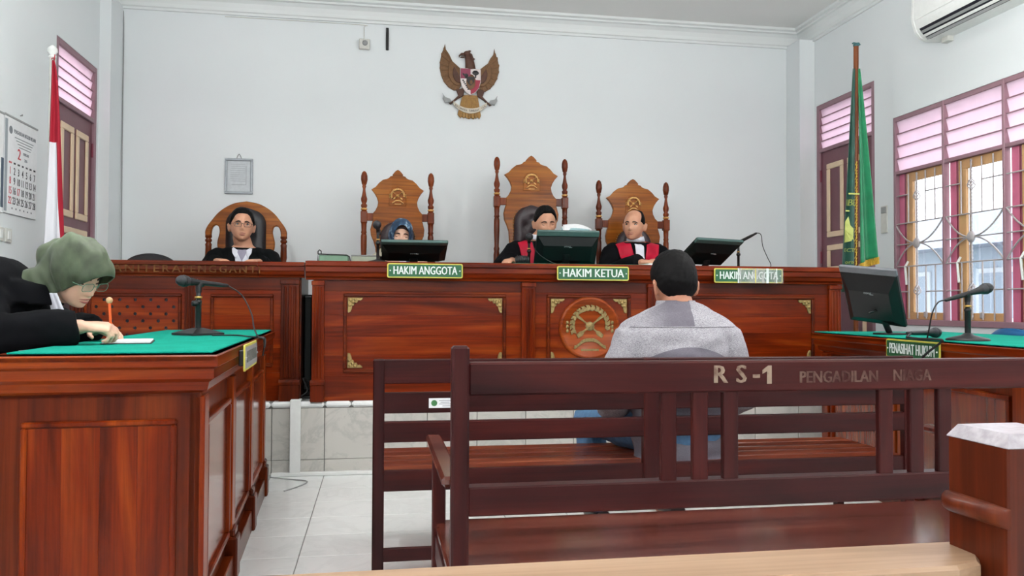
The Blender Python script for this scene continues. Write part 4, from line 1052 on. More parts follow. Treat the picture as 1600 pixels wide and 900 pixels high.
cord('dark cord curving down from the lone judge microphone to the bench', [(2.897, 5.815, 1.676), (2.925, 5.80, 1.66), (2.935, 5.79, 1.57), (2.97, 5.78, 1.48), (2.99, 5.77, 1.43), (2.98, 5.77, 1.396)], .003, part=jm3)
cord('thin black cord hanging by the middle judge microphone', [(1.10, 5.67, 1.57), (1.11, 5.60, 1.50), (1.16, 5.54, 1.44), (1.24, 5.5, 1.397), (1.30, 5.5, 1.398)], .003, part=jm2)
# ---- things on the judges' bench
fh = thing('document_stand', 'low green document stand with dark wire frame at the end of the judges bench', 'stand', (-.285, 5.56, z0))
obj('tray', one('box', -.095, .095, -.10, .10, .002, .045, .004), plain('sage_green_box', (104, 140, 116), .5), fh)
obj('wire_frame', MB().tube([(-.10, -.105, .005), (-.10, -.105, .05), (.085, -.105, .046), (.105, -.105, .035), (.11, -.105, .005)], .004, 6).tube([(-.10, -.1, .05), (-.10, -.1, .068), (-.092, -.1, .078), (-.08, -.1, .07), (-.08, -.1, .05)], .004, 6), M_['plastic'], fh)
fb = thing('file_box', 'grey green file box between the document stand and the woman judge microphone', 'box', (-.078, 5.73, z0))
obj('box_body', one('box', -.095, .095, -.12, .12, .0, .05, .004), plain('grey_green_card', (150, 158, 140), .6), fb)
obj('lid', one('box', -.097, .097, -.123, .123, .048, .058, .003), plain('grey_card', (130, 130, 130), .6), fb)
obj('spout', MB().prism([(0, 0), (.08, .0), (.08, .06), (.05, .03)], 0, .10, FRONT(.03, .05, .056)), plain('beige_card', (176, 170, 148), .6), fb)
hh_ = thing('stapler', 'black ribbed stapler under the hand of the presiding judge', 'stapler', (1.01, 5.60, z0))
obj('body', MB().tube([(-.045, 0, .035), (0, 0, .04), (.05, 0, .038)], [(.02, .025), (.024, .03), (.018, .024)], 12, None, (0, 1, 0)), M_['plastic'], hh_)
m = MB()
for k in range(6): m.tube([(-.03+.014*k+.026*0, .027*cos(a*pi/6), .039+.031*sin(a*pi/6)) for a in range(13)], .0025, 5)
obj('ribs', m, M_['mesh'], hh_); obj('base', one('box', -.055, .06, -.022, .022, 0, .014, .003), M_['plastic'], hh_)
gt = tag(obj('felt_cloth', one('box', .92, 1.90, 5.42, 5.98, z0, z0+.005, .001), M_['felt']), 'strip of dark green felt on the bench before the presiding judge', 'tablecloth')
bk = thing('document_stack', 'cream folder of papers under the folded hands of the balding judge', 'papers', (2.07, 5.62, z0))
for k in range(4):
    obj('paper_sheet' if k < 3 else 'folder', one('box', -.17+.006*k, .17-.004*k, -.12, .12, .006*k+.0005, .006*k+.006, .001), M_['paper'] if k < 3 else plain('cream_folder', (206, 196, 168), .6), bk)
# notebook and pen things on the prosecution desk
nbk = thing('notebook', 'open white notebook on green felt under the writing hand', 'notebook', (-.93, 3.27, .9565), 12)
obj('cover', one('box', -.085, .085, -.14, .14, 0, .003, .001), M_['plastic'], nbk)
for k, dx in enumerate((0, .001)): obj('page', one('box', -.08+dx, .08, -.135, .135, .003+.003*k, .006+.003*k, .001), M_['paper'], nbk)
# computer tower between the two desks, cords behind
pc = thing('computer_tower', 'black computer tower standing in the gap between clerk desk and judges bench', 'computer', (-.462, 5.86, DZ))
obj('case', one('box', -.026, .026, -.20, .20, .05, .70, .006), M_['plastic'], pc)
obj('front_panel', one('box', -.022, .022, -.208, -.198, .08, .68, .004), M_['monitor'], pc)
obj('foot', one('box', -.028, .028, -.15, .15, 0, .05, .01), M_['plastic'], pc)
# ---- cable raceways
rw = tag(obj('cable_raceway', MB().box(-.545, -.478, DY-.034, DY-.013, .0, DZ+.012, .003).box(-.545, -.478, DY-.034, DY+.06, DZ+.004, DZ+.016, .003), M_['white']), 'upright white cable raceway on the front of the dais', 'raceway')
rw2 = tag(obj('cable_raceway', MB().box(-.66, 2.9, DY-.040, DY-.0005, .0005, .024, .004), M_['white']), 'long white cable raceway lying along the foot of the dais', 'raceway')
cord('thin grey cord curling on the floor by the foot of the dais', [(-.66, 5.30, .012), (-.60, 5.29, .006), (-.50, 5.24, .005), (-.43, 5.20, .005), (-.42, 5.14, .005), (-.47, 5.02, .005), (-.53, 4.93, .005)], .004, 'grey', 'floor_cord')
cord('black cords tangled in the gap between clerk desk and judges bench', [(-.47, 5.62, DZ+.03), (-.44, 5.56, DZ+.10), (-.48, 5.53, DZ+.14), (-.45, 5.52, DZ+.06), (-.49, 5.50, DZ+.02), (-.43, 5.47, DZ+.015)], .006, 'rubber', 'tangled_cord')
# ---- on the back wall
fr = thing('framed_notice', 'grey framed notice hanging on the back wall above the clerk in black suit', 'frame', (-1.169, YB, 2.202))
F = FRONT(0, 0, 0); w2, h2 = .115, .152
m = MB()
for a, b, c, d in ((-w2, w2, h2-.02, h2), (-w2, w2, -h2, -h2+.02), (-w2, -w2+.02, -h2+.02, h2-.02), (w2-.02, w2, -h2+.02, h2-.02)): m.box(a, b, c, d, 0, .02, .004, F)
obj('frame', m, plain('silver_grey_frame', (160, 166, 172), .4, .2), fr)
obj('sheet', one('box', -w2+.018, w2-.018, -h2+.018, h2-.018, .002, .006, 0, F), plain('pale_sheet', (196, 202, 206), .3), fr)
m = MB()
for k in range(9): m.box(-.07, .05, .10-.018*k, .104-.018*k, .006, .0066, 0, F)
m.box(.055, .062, -.07, .09, .006, .0066, 0, F); m.box(-.06, .06, -.075, -.07, .006, .0066, 0, F)
obj('print_lines', m, plain('grey_print_soft', (166, 172, 178), .5), fr)
obj('hanger', MB().tube([(-.02, h2, .008), (-.008, h2+.03, .008), (0, h2+.038, .008), (.008, h2+.03, .008), (.02, h2, .008)], .003, 6, F), M_['grey'], fr)
bx_ = thing('wall_bell', 'small square cream bell box high on the back wall', 'box', (-.123, YB, 3.393))
obj('case', one('box', -.047, .047, -.045, .045, 0, .04, .006, F), M_['offwhite'], bx_)
obj('grille', MB().lathe([(.024, 0), (.024, .004), (.016, .007), (.004, .007)], 16, F @ T(.005, .008, .04)), M_['grey'], bx_)
tag(obj('wall_strip', one('box', .062, .087, YB-.016, YB, 3.358, 3.556, .003), M_['plastic']), 'short upright black strip high on the back wall', 'strip')
cord('thin dark cable running beneath the cornice to the bell box', [(-2.10, YB-.004, 1.0), (-2.108, YB-.004, 2.4), (-2.11, YB-.005, 3.45), (-2.13, YB-.02, 3.56), (-2.18, YB-.05, 3.64)], .004, 'grey', 'wall_cable')
cord('white cable dropping from the cornice to the bell box', [(-1.3, YB-.004, 3.572), (-.7, YB-.004, 3.572), (-.14, YB-.004, 3.570), (-.128, YB-.004, 3.55), (-.128, YB-.004, 3.44)], .0035, 'offwhite', 'wall_cable')
# ---- eagle emblem
eg = thing('eagle_emblem', 'brown eagle coat of arms with red and white shield on the back wall', 'emblem', (.817, YB, 3.10))
EB = plain('bronze_brown_feather', (112, 78, 46), .45, .2, .2, 40, .2); ED = plain('dark_bronze', (82, 50, 36), .45, .2, .2, 40, .2); EG = plain('golden_brown_feather', (146, 108, 54), .4, .25, .2, 40, .2)
sc = .001036; E_ = lambda p: ((p[0]-435)*sc, (455-p[1])*sc)
Lw = [(210, 122), (200, 165), (180, 215), (168, 290), (168, 340), (180, 400), (205, 455), (245, 500), (290, 524), (330, 520), (350, 480), (350, 335), (310, 300), (265, 262), (238, 225), (220, 180)]
Rw = [(640, 142), (650, 190), (668, 225), (682, 290), (680, 350), (664, 410), (636, 460), (600, 500), (555, 525), (515, 515), (510, 470), (510, 335), (545, 305), (590, 270), (620, 230), (634, 185)]
for Wp, s in ((Lw, -1), (Rw, 1)):
    wg = obj('wing', MB().prism([E_(p) for p in Wp], 0, .014, F, .004), EB, eg)
    tip = Vector(E_(Wp[0])); root = Vector(E_((350 if s < 0 else 510, 420)))
    for k in range(8):                                               # long flight feathers
        i = 1+k; q = Vector(E_(Wp[i])); q2 = Vector(E_(Wp[i+1])); a = root*.55+tip*.25*(1-k/8)+q*.2
        n_ = (q2-q).normalized()*.012; mid = (a+q)/2+(q-q2).normalized()*.006
        obj('feather', MB().prism([(a.x, a.y), tuple(mid-n_*.8), tuple(q-n_), tuple(q*1.012), tuple(q+n_*1.3), tuple(mid+n_)], .012, .019, F, .002), EB, wg)
    for rad, th, mt in ((.62, .024, EB), (.40, .030, ED)):
        pl = [tuple(root+(Vector(E_(p))-root)*rad) for p in Wp[1:10]]+[tuple(root)]
        obj('covert', MB().prism(pl, .012, th, F, .004), mt, wg)
obj('body', MB().ball((0, .0, .02), (.06, .10, .03), 16, 10, F), EB, eg)
hd = obj('neck', MB().tube([E_((432, 340))+(.02,), E_((425, 280))+(.024,), E_((412, 235))+(.026,), E_((400, 205))+(.026,)], [(.048, .022), (.042, .024), (.032, .022), (.024, .018)], 12, F), ED, eg)
obj('head', MB().ball((*E_((400, 205)), .03), (.032, .027, .02), 12, 8, F).prism([E_(p) for p in [(390, 185), (420, 172), (436, 175), (428, 195), (445, 205), (455, 235), (470, 245), (460, 260), (420, 250)]], .014, .03, F, .003), ED, eg)
obj('beak', MB().prism([E_(p) for p in [(385, 198), (350, 200), (328, 222), (330, 240), (345, 222), (380, 222)]], .02, .036, F, .003).prism([E_(p) for p in [(380, 228), (348, 232), (340, 242), (375, 240)]], .02, .032, F, .002), ED, eg)
for s in (-1, 1):
    x = lambda v_: 432+s*(v_)
    obj('leg', MB().prism([E_(p) for p in [(x(50), 500), (x(125), 520), (x(105), 570), (x(150), 615), (x(185), 640), (x(170), 650), (x(110), 600), (x(60), 570)]], .01, .03, F, .005), ED, eg)
tl = obj('tail', MB().prism([E_(p) for p in [(365, 560), (495, 560), (525, 735), (500, 752), (480, 745), (462, 768), (440, 758), (418, 768), (398, 752), (375, 760), (355, 745), (335, 750), (322, 730)]], .004, .018, F, .003), EG, eg)
for k in range(7):
    u = -3+k; obj('tail_feather', MB().prism([E_((430+u*14-8, 580)), E_((430+u*14+8, 580)), E_((428+u*27+13, 745)), E_((428+u*27, 768)), E_((428+u*27-13, 745))], .016, .022, F, .002), EG, tl)
sh = obj('shield', MB().prism([E_(p) for p in [(340, 332), (518, 338), (520, 450), (505, 500), (475, 540), (432, 566), (388, 540), (357, 495), (342, 440)]], .02, .040, F, .003), plain('white_enamel', (226, 216, 214), .35), eg)
RE = plain('crimson_enamel', (158, 36, 62), .35); ME = plain('maroon_enamel', (138, 50, 78), .35); BK = plain('black_enamel', (36, 32, 34), .4)
obj('shield_quarter', MB().prism([E_(p) for p in [(345, 337), (430, 339), (430, 424), (344, 424)]], .039, .043, F), ME, sh)
obj('shield_quarter', MB().prism([E_(p) for p in [(432, 432), (517, 434), (503, 498), (473, 537), (432, 561)]], .039, .043, F), RE, sh)
m = MB().ball((*E_((473, 372)), .043), (.030, .022, .006), 10, 6, F).box(*sorted((E_((467, 0))[0], E_((479, 0))[0])), *sorted((E_((0, 415))[1], E_((0, 380))[1])), .040, .045, 0, F)
obj('tree_device', m, BK, sh)
obj('bull_device', MB().prism([E_(p) for p in [(360, 375), (375, 385), (395, 380), (412, 395), (400, 420), (385, 425), (378, 405), (362, 392)]], .042, .047, F, .001), BK, sh)
m = MB()
for k in range(6): m.ball((*E_((366+k*9, 440+k*15)), .041), (.009, .007, .004), 8, 5, F)
obj('grain_device', m, BK, sh)
obj('centre_shield', MB().prism([E_(p) for p in [(398, 408), (464, 408), (462, 450), (448, 475), (431, 487), (412, 472), (400, 448)]], .042, .049, F, .002), BK, sh)
up, lo = [], []
for k in range(25):
    u = -1+2*k/24; xx = 430+u*148; yy = 700-62*abs(u)**2.2
    up.append(E_((xx, yy-22))); lo.append(E_((xx-4*u, yy+22-6*abs(u))))
rb = obj('ribbon', MB().prism(up+lo[::-1], .022, .030, F, .001), plain('cream_ribbon_enamel', (206, 196, 180), .4), eg)
for s in (-1, 1): obj('ribbon_end', MB().prism([E_((430+s*x, y)) for x, y in [(150, 640), (175, 600), (215, 590), (240, 555), (232, 580), (238, 600), (215, 640), (190, 632)]], .018, .026, F, .001), M_['grey'], rb)
txt = 'BHINNEKA TUNGGAL IKA'; m = MB()
for k, ch_ in enumerate(txt):
    if ch_ == ' ': continue
    u = -.86+1.72*k/(len(txt)-1); xx, yy = 430+u*148, 700-62*abs(u)**2.2
    sl = math.degrees(math.atan(62*2.2*abs(u)**1.2*(1 if u > 0 else -1)/148)); ex, ey = E_((xx, yy)); m.text(ch_, .024, F @ T(ex, ey, .0305) @ R(sl), .001, .02, sx=.8)
obj('lettering', m, BK, rb)
# ---- calendars and switches on the side wall
WL = lambda y, z: Matrix(((0, 0, 1, XL), (1, 0, 0, y), (0, 1, 0, z), (0, 0, 0, 1)))        # faces +X, local X = +Y (right as seen)
cl = thing('wall_calendar', 'white wall calendar with black and red dates beside the red and white flag', 'calendar', (XL, 5.430, 1.94))
L_ = lambda dz=0: Matrix(((0, 0, 1, 0), (1, 0, 0, 0), (0, 1, 0, 0), (0, 0, 0, 1)))
cw, chh = .228, .292
obj('sheet', one('box', -cw, cw, -chh, chh, .004, .012, .001, L_()), M_['paper'], cl)
obj('side_band', one('box', -cw-.002, -cw+.03, -chh+.01, chh-.02, .012, .0135, 0, L_()), plain('grey_calendar_band', (150, 158, 164), .6), cl)
obj('top_bar', one('box', -cw-.004, cw+.004, chh-.004, chh+.010, 0, .016, .003, L_()), M_['grey'], cl)
m = MB().text('PENGADILAN NEGERI MEDAN', .034, L_() @ T(.045, .215, .0122), .0006, .03, width=.31)
for k in range(4): m.box(-.10+.02*k, .17-.015*k, .178-.017*k, .183-.017*k, .012, .0126, 0, L_())
m.text('FEBRUARI', .024, L_() @ T(.06, .098, .0122), .0006, .02, sx=.8); m.text('2026', .026, L_() @ T(.06, .060, .0122), .0006, .02, sx=.8)
obj('heading_print', m, M_['greyink'], cl)
obj('crest_print', MB().lathe([(.024, 0), (.024, .0006)], 16, L_() @ T(-.155, .215, .012)).lathe([(.018, 0), (.018, .0012)], 12, L_() @ T(-.155, .215, .012)), M_['greyink'], cl)
mr_ = MB().text('2', .095, L_() @ T(-.035, .082, .0122), .0006, .02); mk_ = MB()
days = ['MINGGU', 'SENIN', 'SELASA', 'RABU', 'KAMIS', 'JUMAT', 'SABTU']
for k, dn in enumerate(days):
    xx = -.155+.0575*k; (mr_ if k == 0 else mk_).text(dn, .016, L_() @ T(xx, .018, .0122), .0006, .03, sx=.62)
    for r_ in range(4):
        n_ = 1+k+7*r_; (mr_ if (k == 0 or n_ == 17) else mk_).text(str(n_), .064, L_() @ T(xx, -.032-.060*r_, .0122), .0006, .015, sx=.68)
m = MB()
for k in range(6): m.box(-.13+.055*k, -.115+.055*k, -.262, -.252, .012, .0126, 0, L_())
obj('red_dates', mr_, M_['redink'], cl); obj('black_dates', mk_, M_['ink'], cl); obj('small_print', m, M_['greyink'], cl)
obj('hanging_nail', MB().tube([(-.01, chh+.04, .005), (0, chh+.05, .012), (.012, chh+.045, .006)], .003, 6, L_()), M_['grey'], cl)
c2 = thing('wall_calendar', 'second calendar mostly hidden at the picture edge, dark band down its side', 'calendar', (XL, 4.955, 1.935))
obj('sheet', one('box', -cw, cw, -chh, chh, .004, .012, .001, L_()), M_['paper'], c2)
obj('side_band', one('box', cw-.03, cw+.002, -chh+.03, chh-.26, .012, .0135, 0, L_()), plain('slate_blue_band', (70, 84, 100), .6), c2)
obj('top_bar', one('box', -cw-.004, cw+.004, chh-.004, chh+.010, 0, .016, .003, L_()), M_['grey'], c2)
for y, lab in ((5.17, 'square white light switch at the picture edge below the calendars'), (5.275, 'square white light switch nearer the flag, below the dated calendar')):
    s_ = thing('light_switch', lab, 'switch', (XL, y, 1.515))
    obj('plate', one('box', -.042, .042, -.042, .042, 0, .012, .003, L_()), M_['offwhite'], s_); obj('rocker', one('box', -.018, .018, -.026, .026, .010, .017, .003, L_()), M_['white'], s_)
s_ = thing('light_switch', 'narrow pale switch plate on the wall between green flag and window', 'switch', (XR, 5.86, 1.86)); RL = Matrix(((0, 0, -1, 0), (-1, 0, 0, 0), (0, 1, 0, 0), (0, 0, 0, 1)))
obj('plate', one('box', -.04, .04, -.16, .06, 0, .010, .003, RL), M_['offwhite'], s_); obj('rocker', one('box', -.03, .03, 0, .05, .010, .016, .003, RL), M_['grey'], s_)
# ---- air conditioner
ac = thing('air_conditioner', 'white split air conditioner high on the window wall', 'air conditioner', (XR, 4.66, 3.03))
prof = [(0, 0), (-.12, .0), (-.16, .015), (-.195, .055), (-.215, .11), (-.222, .16), (-.215, .30), (-.20, .315), (0, .315)]
XZ = Matrix(((1, 0, 0, 0), (0, 0, 1, 0), (0, 1, 0, 0), (0, 0, 0, 1)))
obj('housing', MB().prism(prof, -.54, .54, XZ), M_['white'], ac)
for y in (-.54, .54): obj('end_cap', MB().prism([(x*1.015-.001, z*1.01-.001) for x, z in prof], y-.012, y+.012, XZ), M_['white'], ac)
obj('front_panel', MB().prism([(-.224, .135), (-.219, .295), (-.213, .30), (-.218, .135)], -.525, .525, XZ), M_['white'], ac)
sl = obj('outlet_slot', MB().prism([(-.120, .003), (-.162, .0165), (-.204, .071), (-.196, .074), (-.155, .03), (-.118, .012)], -.49, .49, XZ @ T(-.003, -.004, 0)), M_['dark'], ac)
for k, (a, b) in enumerate(((-.143, .003), (-.166, .020), (-.186, .045))): obj('vane', MB().box(-.010, .010, -.49, .49, -.002, .002, .001, T(a-.004, 0, b-.002) @ R(48-4*k, 'Y')), M_['white'] if k == 1 else M_['grey'], sl)
obj('pipe_cover', one('box', -.05, 0, .40, .47, -.035, .01, .004), M_['offwhite'], ac)
# ---- flags
def cloth_mesh(f, nu, nv):
    return MB().grid([[f(i/nu, j/nv) for i in range(nu+1)] for j in range(nv+1)])
fl_ = thing('red_white_flag', 'furled red and white flag on a white pole beside the calendar', 'flag', (-1.965, 5.28, 0))
obj('pole', MB().lathe([(.016, .03), (.016, 2.60), (.014, 2.61)], 14), M_['offwhite'], fl_)
obj('finial', MB().lathe([(.012, 2.60), (.022, 2.605), (.022, 2.618), (.014, 2.622), (.030, 2.645), (.026, 2.665), (.008, 2.682)], 16), M_['white'], fl_)
obj('base', MB().lathe([(.15, 0), (.15, .02), (.05, .05), (.02, .09)], 24), M_['white'], fl_)
def fcl(u, v, side):
    z = 2.585-1.45*v; wdt = .010+.112*v**.62
    a = u*pi*1.9-.55
    x0 = -.006-.030*v; x = x0+wdt*(u if True else 0)+.004*sin(9*u+4*v)
    y = -.020-.022*sin(u*pi*3+v*1.3)*(.25+v)*(.6+.4*u)
    return (x+.012, y, z)
mw_, tw, bw = nt('red_white_flag_cloth'); tcn = N(tw, 'ShaderNodeTexCoord'); sx_ = N(tw, 'ShaderNodeSeparateXYZ'); tw.links.new(tcn.outputs['Object'], sx_.inputs[0])
mA = N(tw, 'ShaderNodeMath', operation='GREATER_THAN'); mA.inputs[1].default_value = 2.085; tw.links.new(sx_.outputs['Z'], mA.inputs[0])
mB_ = N(tw, 'ShaderNodeMath', operation='MULTIPLY_ADD'); mB_.inputs[1].default_value = .058; mB_.inputs[2].default_value = 0; tw.links.new(sx_.outputs['Z'], mB_.inputs[0])   # edge: x > .19-.058 z
mC = N(tw, 'ShaderNodeMath', operation='ADD'); tw.links.new(sx_.outputs['X'], mC.inputs[0]); tw.links.new(mB_.outputs[0], mC.inputs[1])
mD = N(tw, 'ShaderNodeMath', operation='GREATER_THAN'); mD.inputs[1].default_value = .158; tw.links.new(mC.outputs[0], mD.inputs[0])
mE = N(tw, 'ShaderNodeMath', operation='MAXIMUM'); tw.links.new(mA.outputs[0], mE.inputs[0]); tw.links.new(mD.outputs[0], mE.inputs[1])
tw.links.new(mixc(tw, mE.outputs[0], lin((222, 222, 228)), lin((160, 12, 40))), bw.inputs['Base Color']); bw.inputs['Roughness'].default_value = .75
obj('cloth', solid(cloth_mesh(lambda u, v: fcl(u, v, 1), 26, 50), .003), mw_, fl_)
obj('tie', MB().tube([(.0, -.018, 2.592), (.014, -.022, 2.602), (.02, -.024, 2.585), (.024, -.026, 2.62)], .003, 6), M_['redcloth'], fl_)
gf = thing('green_flag', 'furled green court flag with gold fringe on a brown pole beside the maroon door', 'flag', (3.60, 5.60, DZ))
obj('pole', MB().tube([(-.01, 0, .02), (-.003, 0, 1.3), (.008, 0, 2.63)], .019, 14), wood('brown_flag_pole', (74, 36, 20), (122, 66, 38), (160, 96, 58), 'Z', .3), gf)
obj('finial', MB().lathe([(.012, 2.62), (.022, 2.63), (.022, 2.645), (.010, 2.652)], 12, T(.008, 0, 0)).tube([(-.022, 0, 2.648), (-.01, 0, 2.655), (.008, 0, 2.652), (.03, 0, 2.655), (.042, 0, 2.64)], .006, 6), plain('teal_plastic', (44, 92, 96), .4), gf)
obj('base', MB().lathe([(.16, 0), (.16, .02), (.05, .05), (.025, .10)], 24), M_['plastic'], gf)
GR = plain('green_flag_satin', (20, 128, 84), .5, 0, .2, 10, 0, None, .3); GD = plain('dark_green_flag_satin', (10, 72, 58), .5, 0, .2, 10, 0, None, .3)
def lobe(u, v, s):
    z = 2.45-(1.72 if s < 0 else 1.50)*v; wd_ = (.012+.118*v**.9) if s < 0 else (.008+.128*v**.95)
    return (-.002+s*(.014+wd_*u)+.004*sin(7*u+3*v), -.012-.03*sin(u*pi*2.2+.6*s)*(.2+v)-.012*u, z+(.05*u*v if s > 0 else .02*u*v))
lb_ = obj('cloth', solid(cloth_mesh(lambda u, v: lobe(u, v, -1), 18, 46), .003), GD, gf)
rb_ = obj('cloth', solid(cloth_mesh(lambda u, v: lobe(u, v, 1), 18, 46), .003), GR, gf)
m = MB()
for k in range(46):
    v = .42+.58*k/45; p = Vector(lobe(.02, v, -1))+Vector((.004, -.022, 0)); m.tube([p+Vector((.004, 0, .01)), p+Vector((-.012+.006*sin(k*2.1), -.004, -.02))], .0045, 5)
for k in range(22):
    p = Vector(lobe(k/21, 1, 1)); m.box(p.x-.004, p.x+.004, p.y-.006, p.y+.004, p.z-.04, p.z+.012)
    p = Vector(lobe(k/21*.4, 1, -1)); m.box(p.x-.004, p.x+.004, p.y-.006, p.y+.004, p.z-.04, p.z+.012)
obj('gold_fringe', m, plain('gold_fringe_thread', (196, 160, 60), .5, .2, .25, 60), gf)
bvL = BVHTree.FromPolygons([tuple(v.co) for v in lb_.data.vertices], [tuple(p.vertices) for p in lb_.data.polygons])
def stick(mb, bv, off=.004):
    """lay flat print onto the cloth"""
    o_ = MB(); vs = []
    for v in mb.v:
        h = bv.ray_cast(Vector((v[0], -1, v[2])), Vector((0, 1, 0))); vs.append((v[0], (h[0].y-off) if h[0] else v[1], v[2]))
    return o_.add(vs, mb.f)
YG = plain('yellow_green_flag_print', (188, 196, 106), .6)
m = MB()
def FR(x, z): return FRONT(x, -.06, z)
m.text('IBEI', .07, FR(-.055, 1.42) @ R(-6), .0004, .02, sx=.55); m.prism([(-.045, 0), (.045, 0), (.045, .012), (-.045, .012)], 0, .0004, FR(-.055, 1.48)); m.prism([(-.045, 0), (.045, 0), (.045, .010), (-.045, .010)], 0, .0004, FR(-.06, 1.355))
m.prism([(-.03, -.10), (0, -.09), (.025, -.10), (.012, -.06), (.04, .01), (.015, .005), (.0, .03), (-.005, .10), (-.03, .06), (-.035, 0)], 0, .0004, FR(-.068, 1.22))
m.text('ECTE', .04, FR(-.07, 1.06) @ R(-5), .0004, .02, sx=.6); m.text('orov', .04, FR(-.07, .97) @ R(-5), .0004, .02, sx=.6)
m.prism([(-.05, 0), (.04, 0), (.04, .010), (-.05, .010)], 0, .0004, FR(-.07, .89))
obj('printed_device', stick(m, bvL), YG, lb_)
# ================================================================ PEOPLE
def evalmesh(mb_or_me, mods, name='tmp'):
    me = mb_or_me.mesh(name) if isinstance(mb_or_me, MB) else mb_or_me
    o = bpy.data.objects.new('tmp', me); COL.objects.link(o)
    for kind, kw in mods:
        m = o.modifiers.new(kind, kind)
        for k, v in kw.items(): setattr(m, k, v)
    dg = bpy.context.evaluated_depsgraph_get(); r = bpy.data.meshes.new_from_object(o.evaluated_get(dg)); bpy.data.objects.remove(o)
    for p in r.polygons: p.use_smooth = True
    return r
def union(mb, voxel, it=3, fac=.5):
    """one continuous skin over overlapping closed pieces"""
    return evalmesh(mb, [('REMESH', dict(mode='VOXEL', voxel_size=voxel, use_smooth_shade=True)), ('SMOOTH', dict(factor=fac, iterations=it))])
def sstep(a, b, x): t = max(0, min(1, (x-a)/(b-a))); return t*t*(3-2*t)
def G(x, c, s): return math.exp(-((x-c)/s)**2)
def head_pt(d, fem=False, plain_=False):
    x, y, z = d; t = max(0, -z)
    r = sqrt(x*x+y*y); k_ = (max(r, .02)**(-.16) if z > 0 else max(r, .02)**(-.10)) if r > .02 else 1
    wx = .0785*(1-.19*t**1.8)*k_
    X = x*wx; Z = z*(.118 if z > 0 else .112)
    Y = y*(.094 if y < 0 else .102*(1-.42*t))*k_ - .046*t*t*(1-.3*max(0, y))
    if y < .1 and not plain_:
        f = sstep(.1, -.45, y); q = 0
        q += .0215*G(X, 0, .0105)*G(Z, -.031, .0125) + .0125*G(X, 0, .008)*G(Z, -.008, .022) + .009*(G(X, .0125, .007)+G(X, -.0125, .007))*G(Z, -.036, .008)
        q -= .0085*(G(X, .032, .016)+G(X, -.032, .016))*G(Z, .004, .012)
        q += .0045*(G(X, .028, .022)+G(X, -.028, .022))*G(Z, .024, .008)
        q += .0065*G(X, 0, .021)*G(Z, -.060, .007) + .0065*G(X, 0, .018)*G(Z, -.072, .007) - .005*G(X, 0, .024)*G(Z, -.066, .0028)
        q += .0075*G(X, 0, .020)*G(Z, -.098, .014) + .004*(G(X, .045, .018)+G(X, -.045, .018))*G(Z, -.028, .02)
        q -= .003*G(X, 0, .018)*G(Z, -.084, .006)
        Y -= q*f
    return Vector((X, Y, Z))
def dirs(nu, nv):
    return [[(cos(-pi/2+pi*j/nv)*sin(2*pi*i/nu), -cos(-pi/2+pi*j/nv)*cos(2*pi*i/nu), sin(-pi/2+pi*j/nv)) for i in range(nu)] for j in range(nv+1)]
HEADB = MB().grid([[head_pt(d) for d in r] for r in dirs(72, 56)], closed=True)
HEADBVH = BVHTree.FromPolygons([tuple(v) for v in HEADB.v], HEADB.f)
def face_y(x, z):
    h = HEADBVH.ray_cast(Vector((x, -.5, z)), Vector((0, 1, 0))); return h[0].y if h[0] else -.07
def frame3(xd, zd, o):
    X = Vector(xd).normalized(); Zv = Vector(zd); Zv = (Zv-X*Zv.dot(X)).normalized(); Y_ = Zv.cross(X)
    return Matrix(((X.x, Y_.x, Zv.x, o[0]), (X.y, Y_.y, Zv.y, o[1]), (X.z, Y_.z, Zv.z, o[2]), (0, 0, 0, 1)))
def hand(mb, wrist, fdir, back, side, curl=25, curls=None, thumb=(.55, .75, -.3), thumb2=(.9, .2, -.35)):
    """side=+1: thumb on the +Y side of the frame (X fingers, Z back of the hand)"""
    M = frame3(fdir, back, wrist) @ S(1, side, 1)
    mb.tube([(-.02, 0, 0), (.01, 0, 0), (.04, .002, 0), (.075, .001, .001), (.09, 0, 0)], [(.026, .019), (.028, .019), (.038, .0175), (.041, .0145), (.038, .011)], 14, M, (0, 1, 0))
    for k, (y, L) in enumerate(((.030, .072), (.0105, .080), (-.010, .074), (-.0285, .058))):
        c = radians((curls or [curl]*4)[k]); p = Vector((.083-.004*abs(k-1), y, 0)); pts = [p-Vector((.012, 0, 0)), p]; a = 0; spread = radians(3.5*(1.5-k))
        for q, f in enumerate((.45, .32, .23)):
            a += c*(.9, 1.1, .8)[q]; p = p+Vector((cos(a)*cos(spread), sin(spread), -sin(a)))*L*f; pts.append(p)
        mb.tube(pts, [.0088, .0090, .0084, .0078, .0062], 8, M, (0, 1, 0)); mb.ball(pts[-1], .0064, 8, 6, M)
    p0 = Vector((.018, .024, -.004)); d1 = Vector(thumb).normalized(); d2 = Vector(thumb2).normalized(); p1 = p0+d1*.036; p2 = p1+(d1+d2).normalized()*.028; p3 = p2+d2*.024
    mb.tube([p0-d1*.01, p0, p1, p2, p3], [.012, .014, .0115, .0098, .0078], 9, M, (0, 0, 1)); mb.ball(p3, .0078, 8, 6, M)
    return M
LEV = [(.0, .160, .112), (.07, .176, .124), (.19, .158, .112), (.31, .164, .116), (.41, .176, .112), (.475, .170, .098), (.518, .142, .086), (.552, .090, .068), (.58, .060, .060)]
def spine_at(lean, z):
    """z along the spine from the seat: returns point and tangent; lean = forward bend in degrees at the neck, growing upwards"""
    n = 24; p = Vector((0, 0, 0)); zz = 0; dz = max(z, 1e-6)/n
    for k in range(n):
        a = radians(lean)*((zz+dz/2)/.57)**.8; p += Vector((0, -sin(a), cos(a)))*dz; zz += dz
    a = radians(lean)*(z/.57)**.8
    return p, Vector((0, -sin(a), cos(a)))
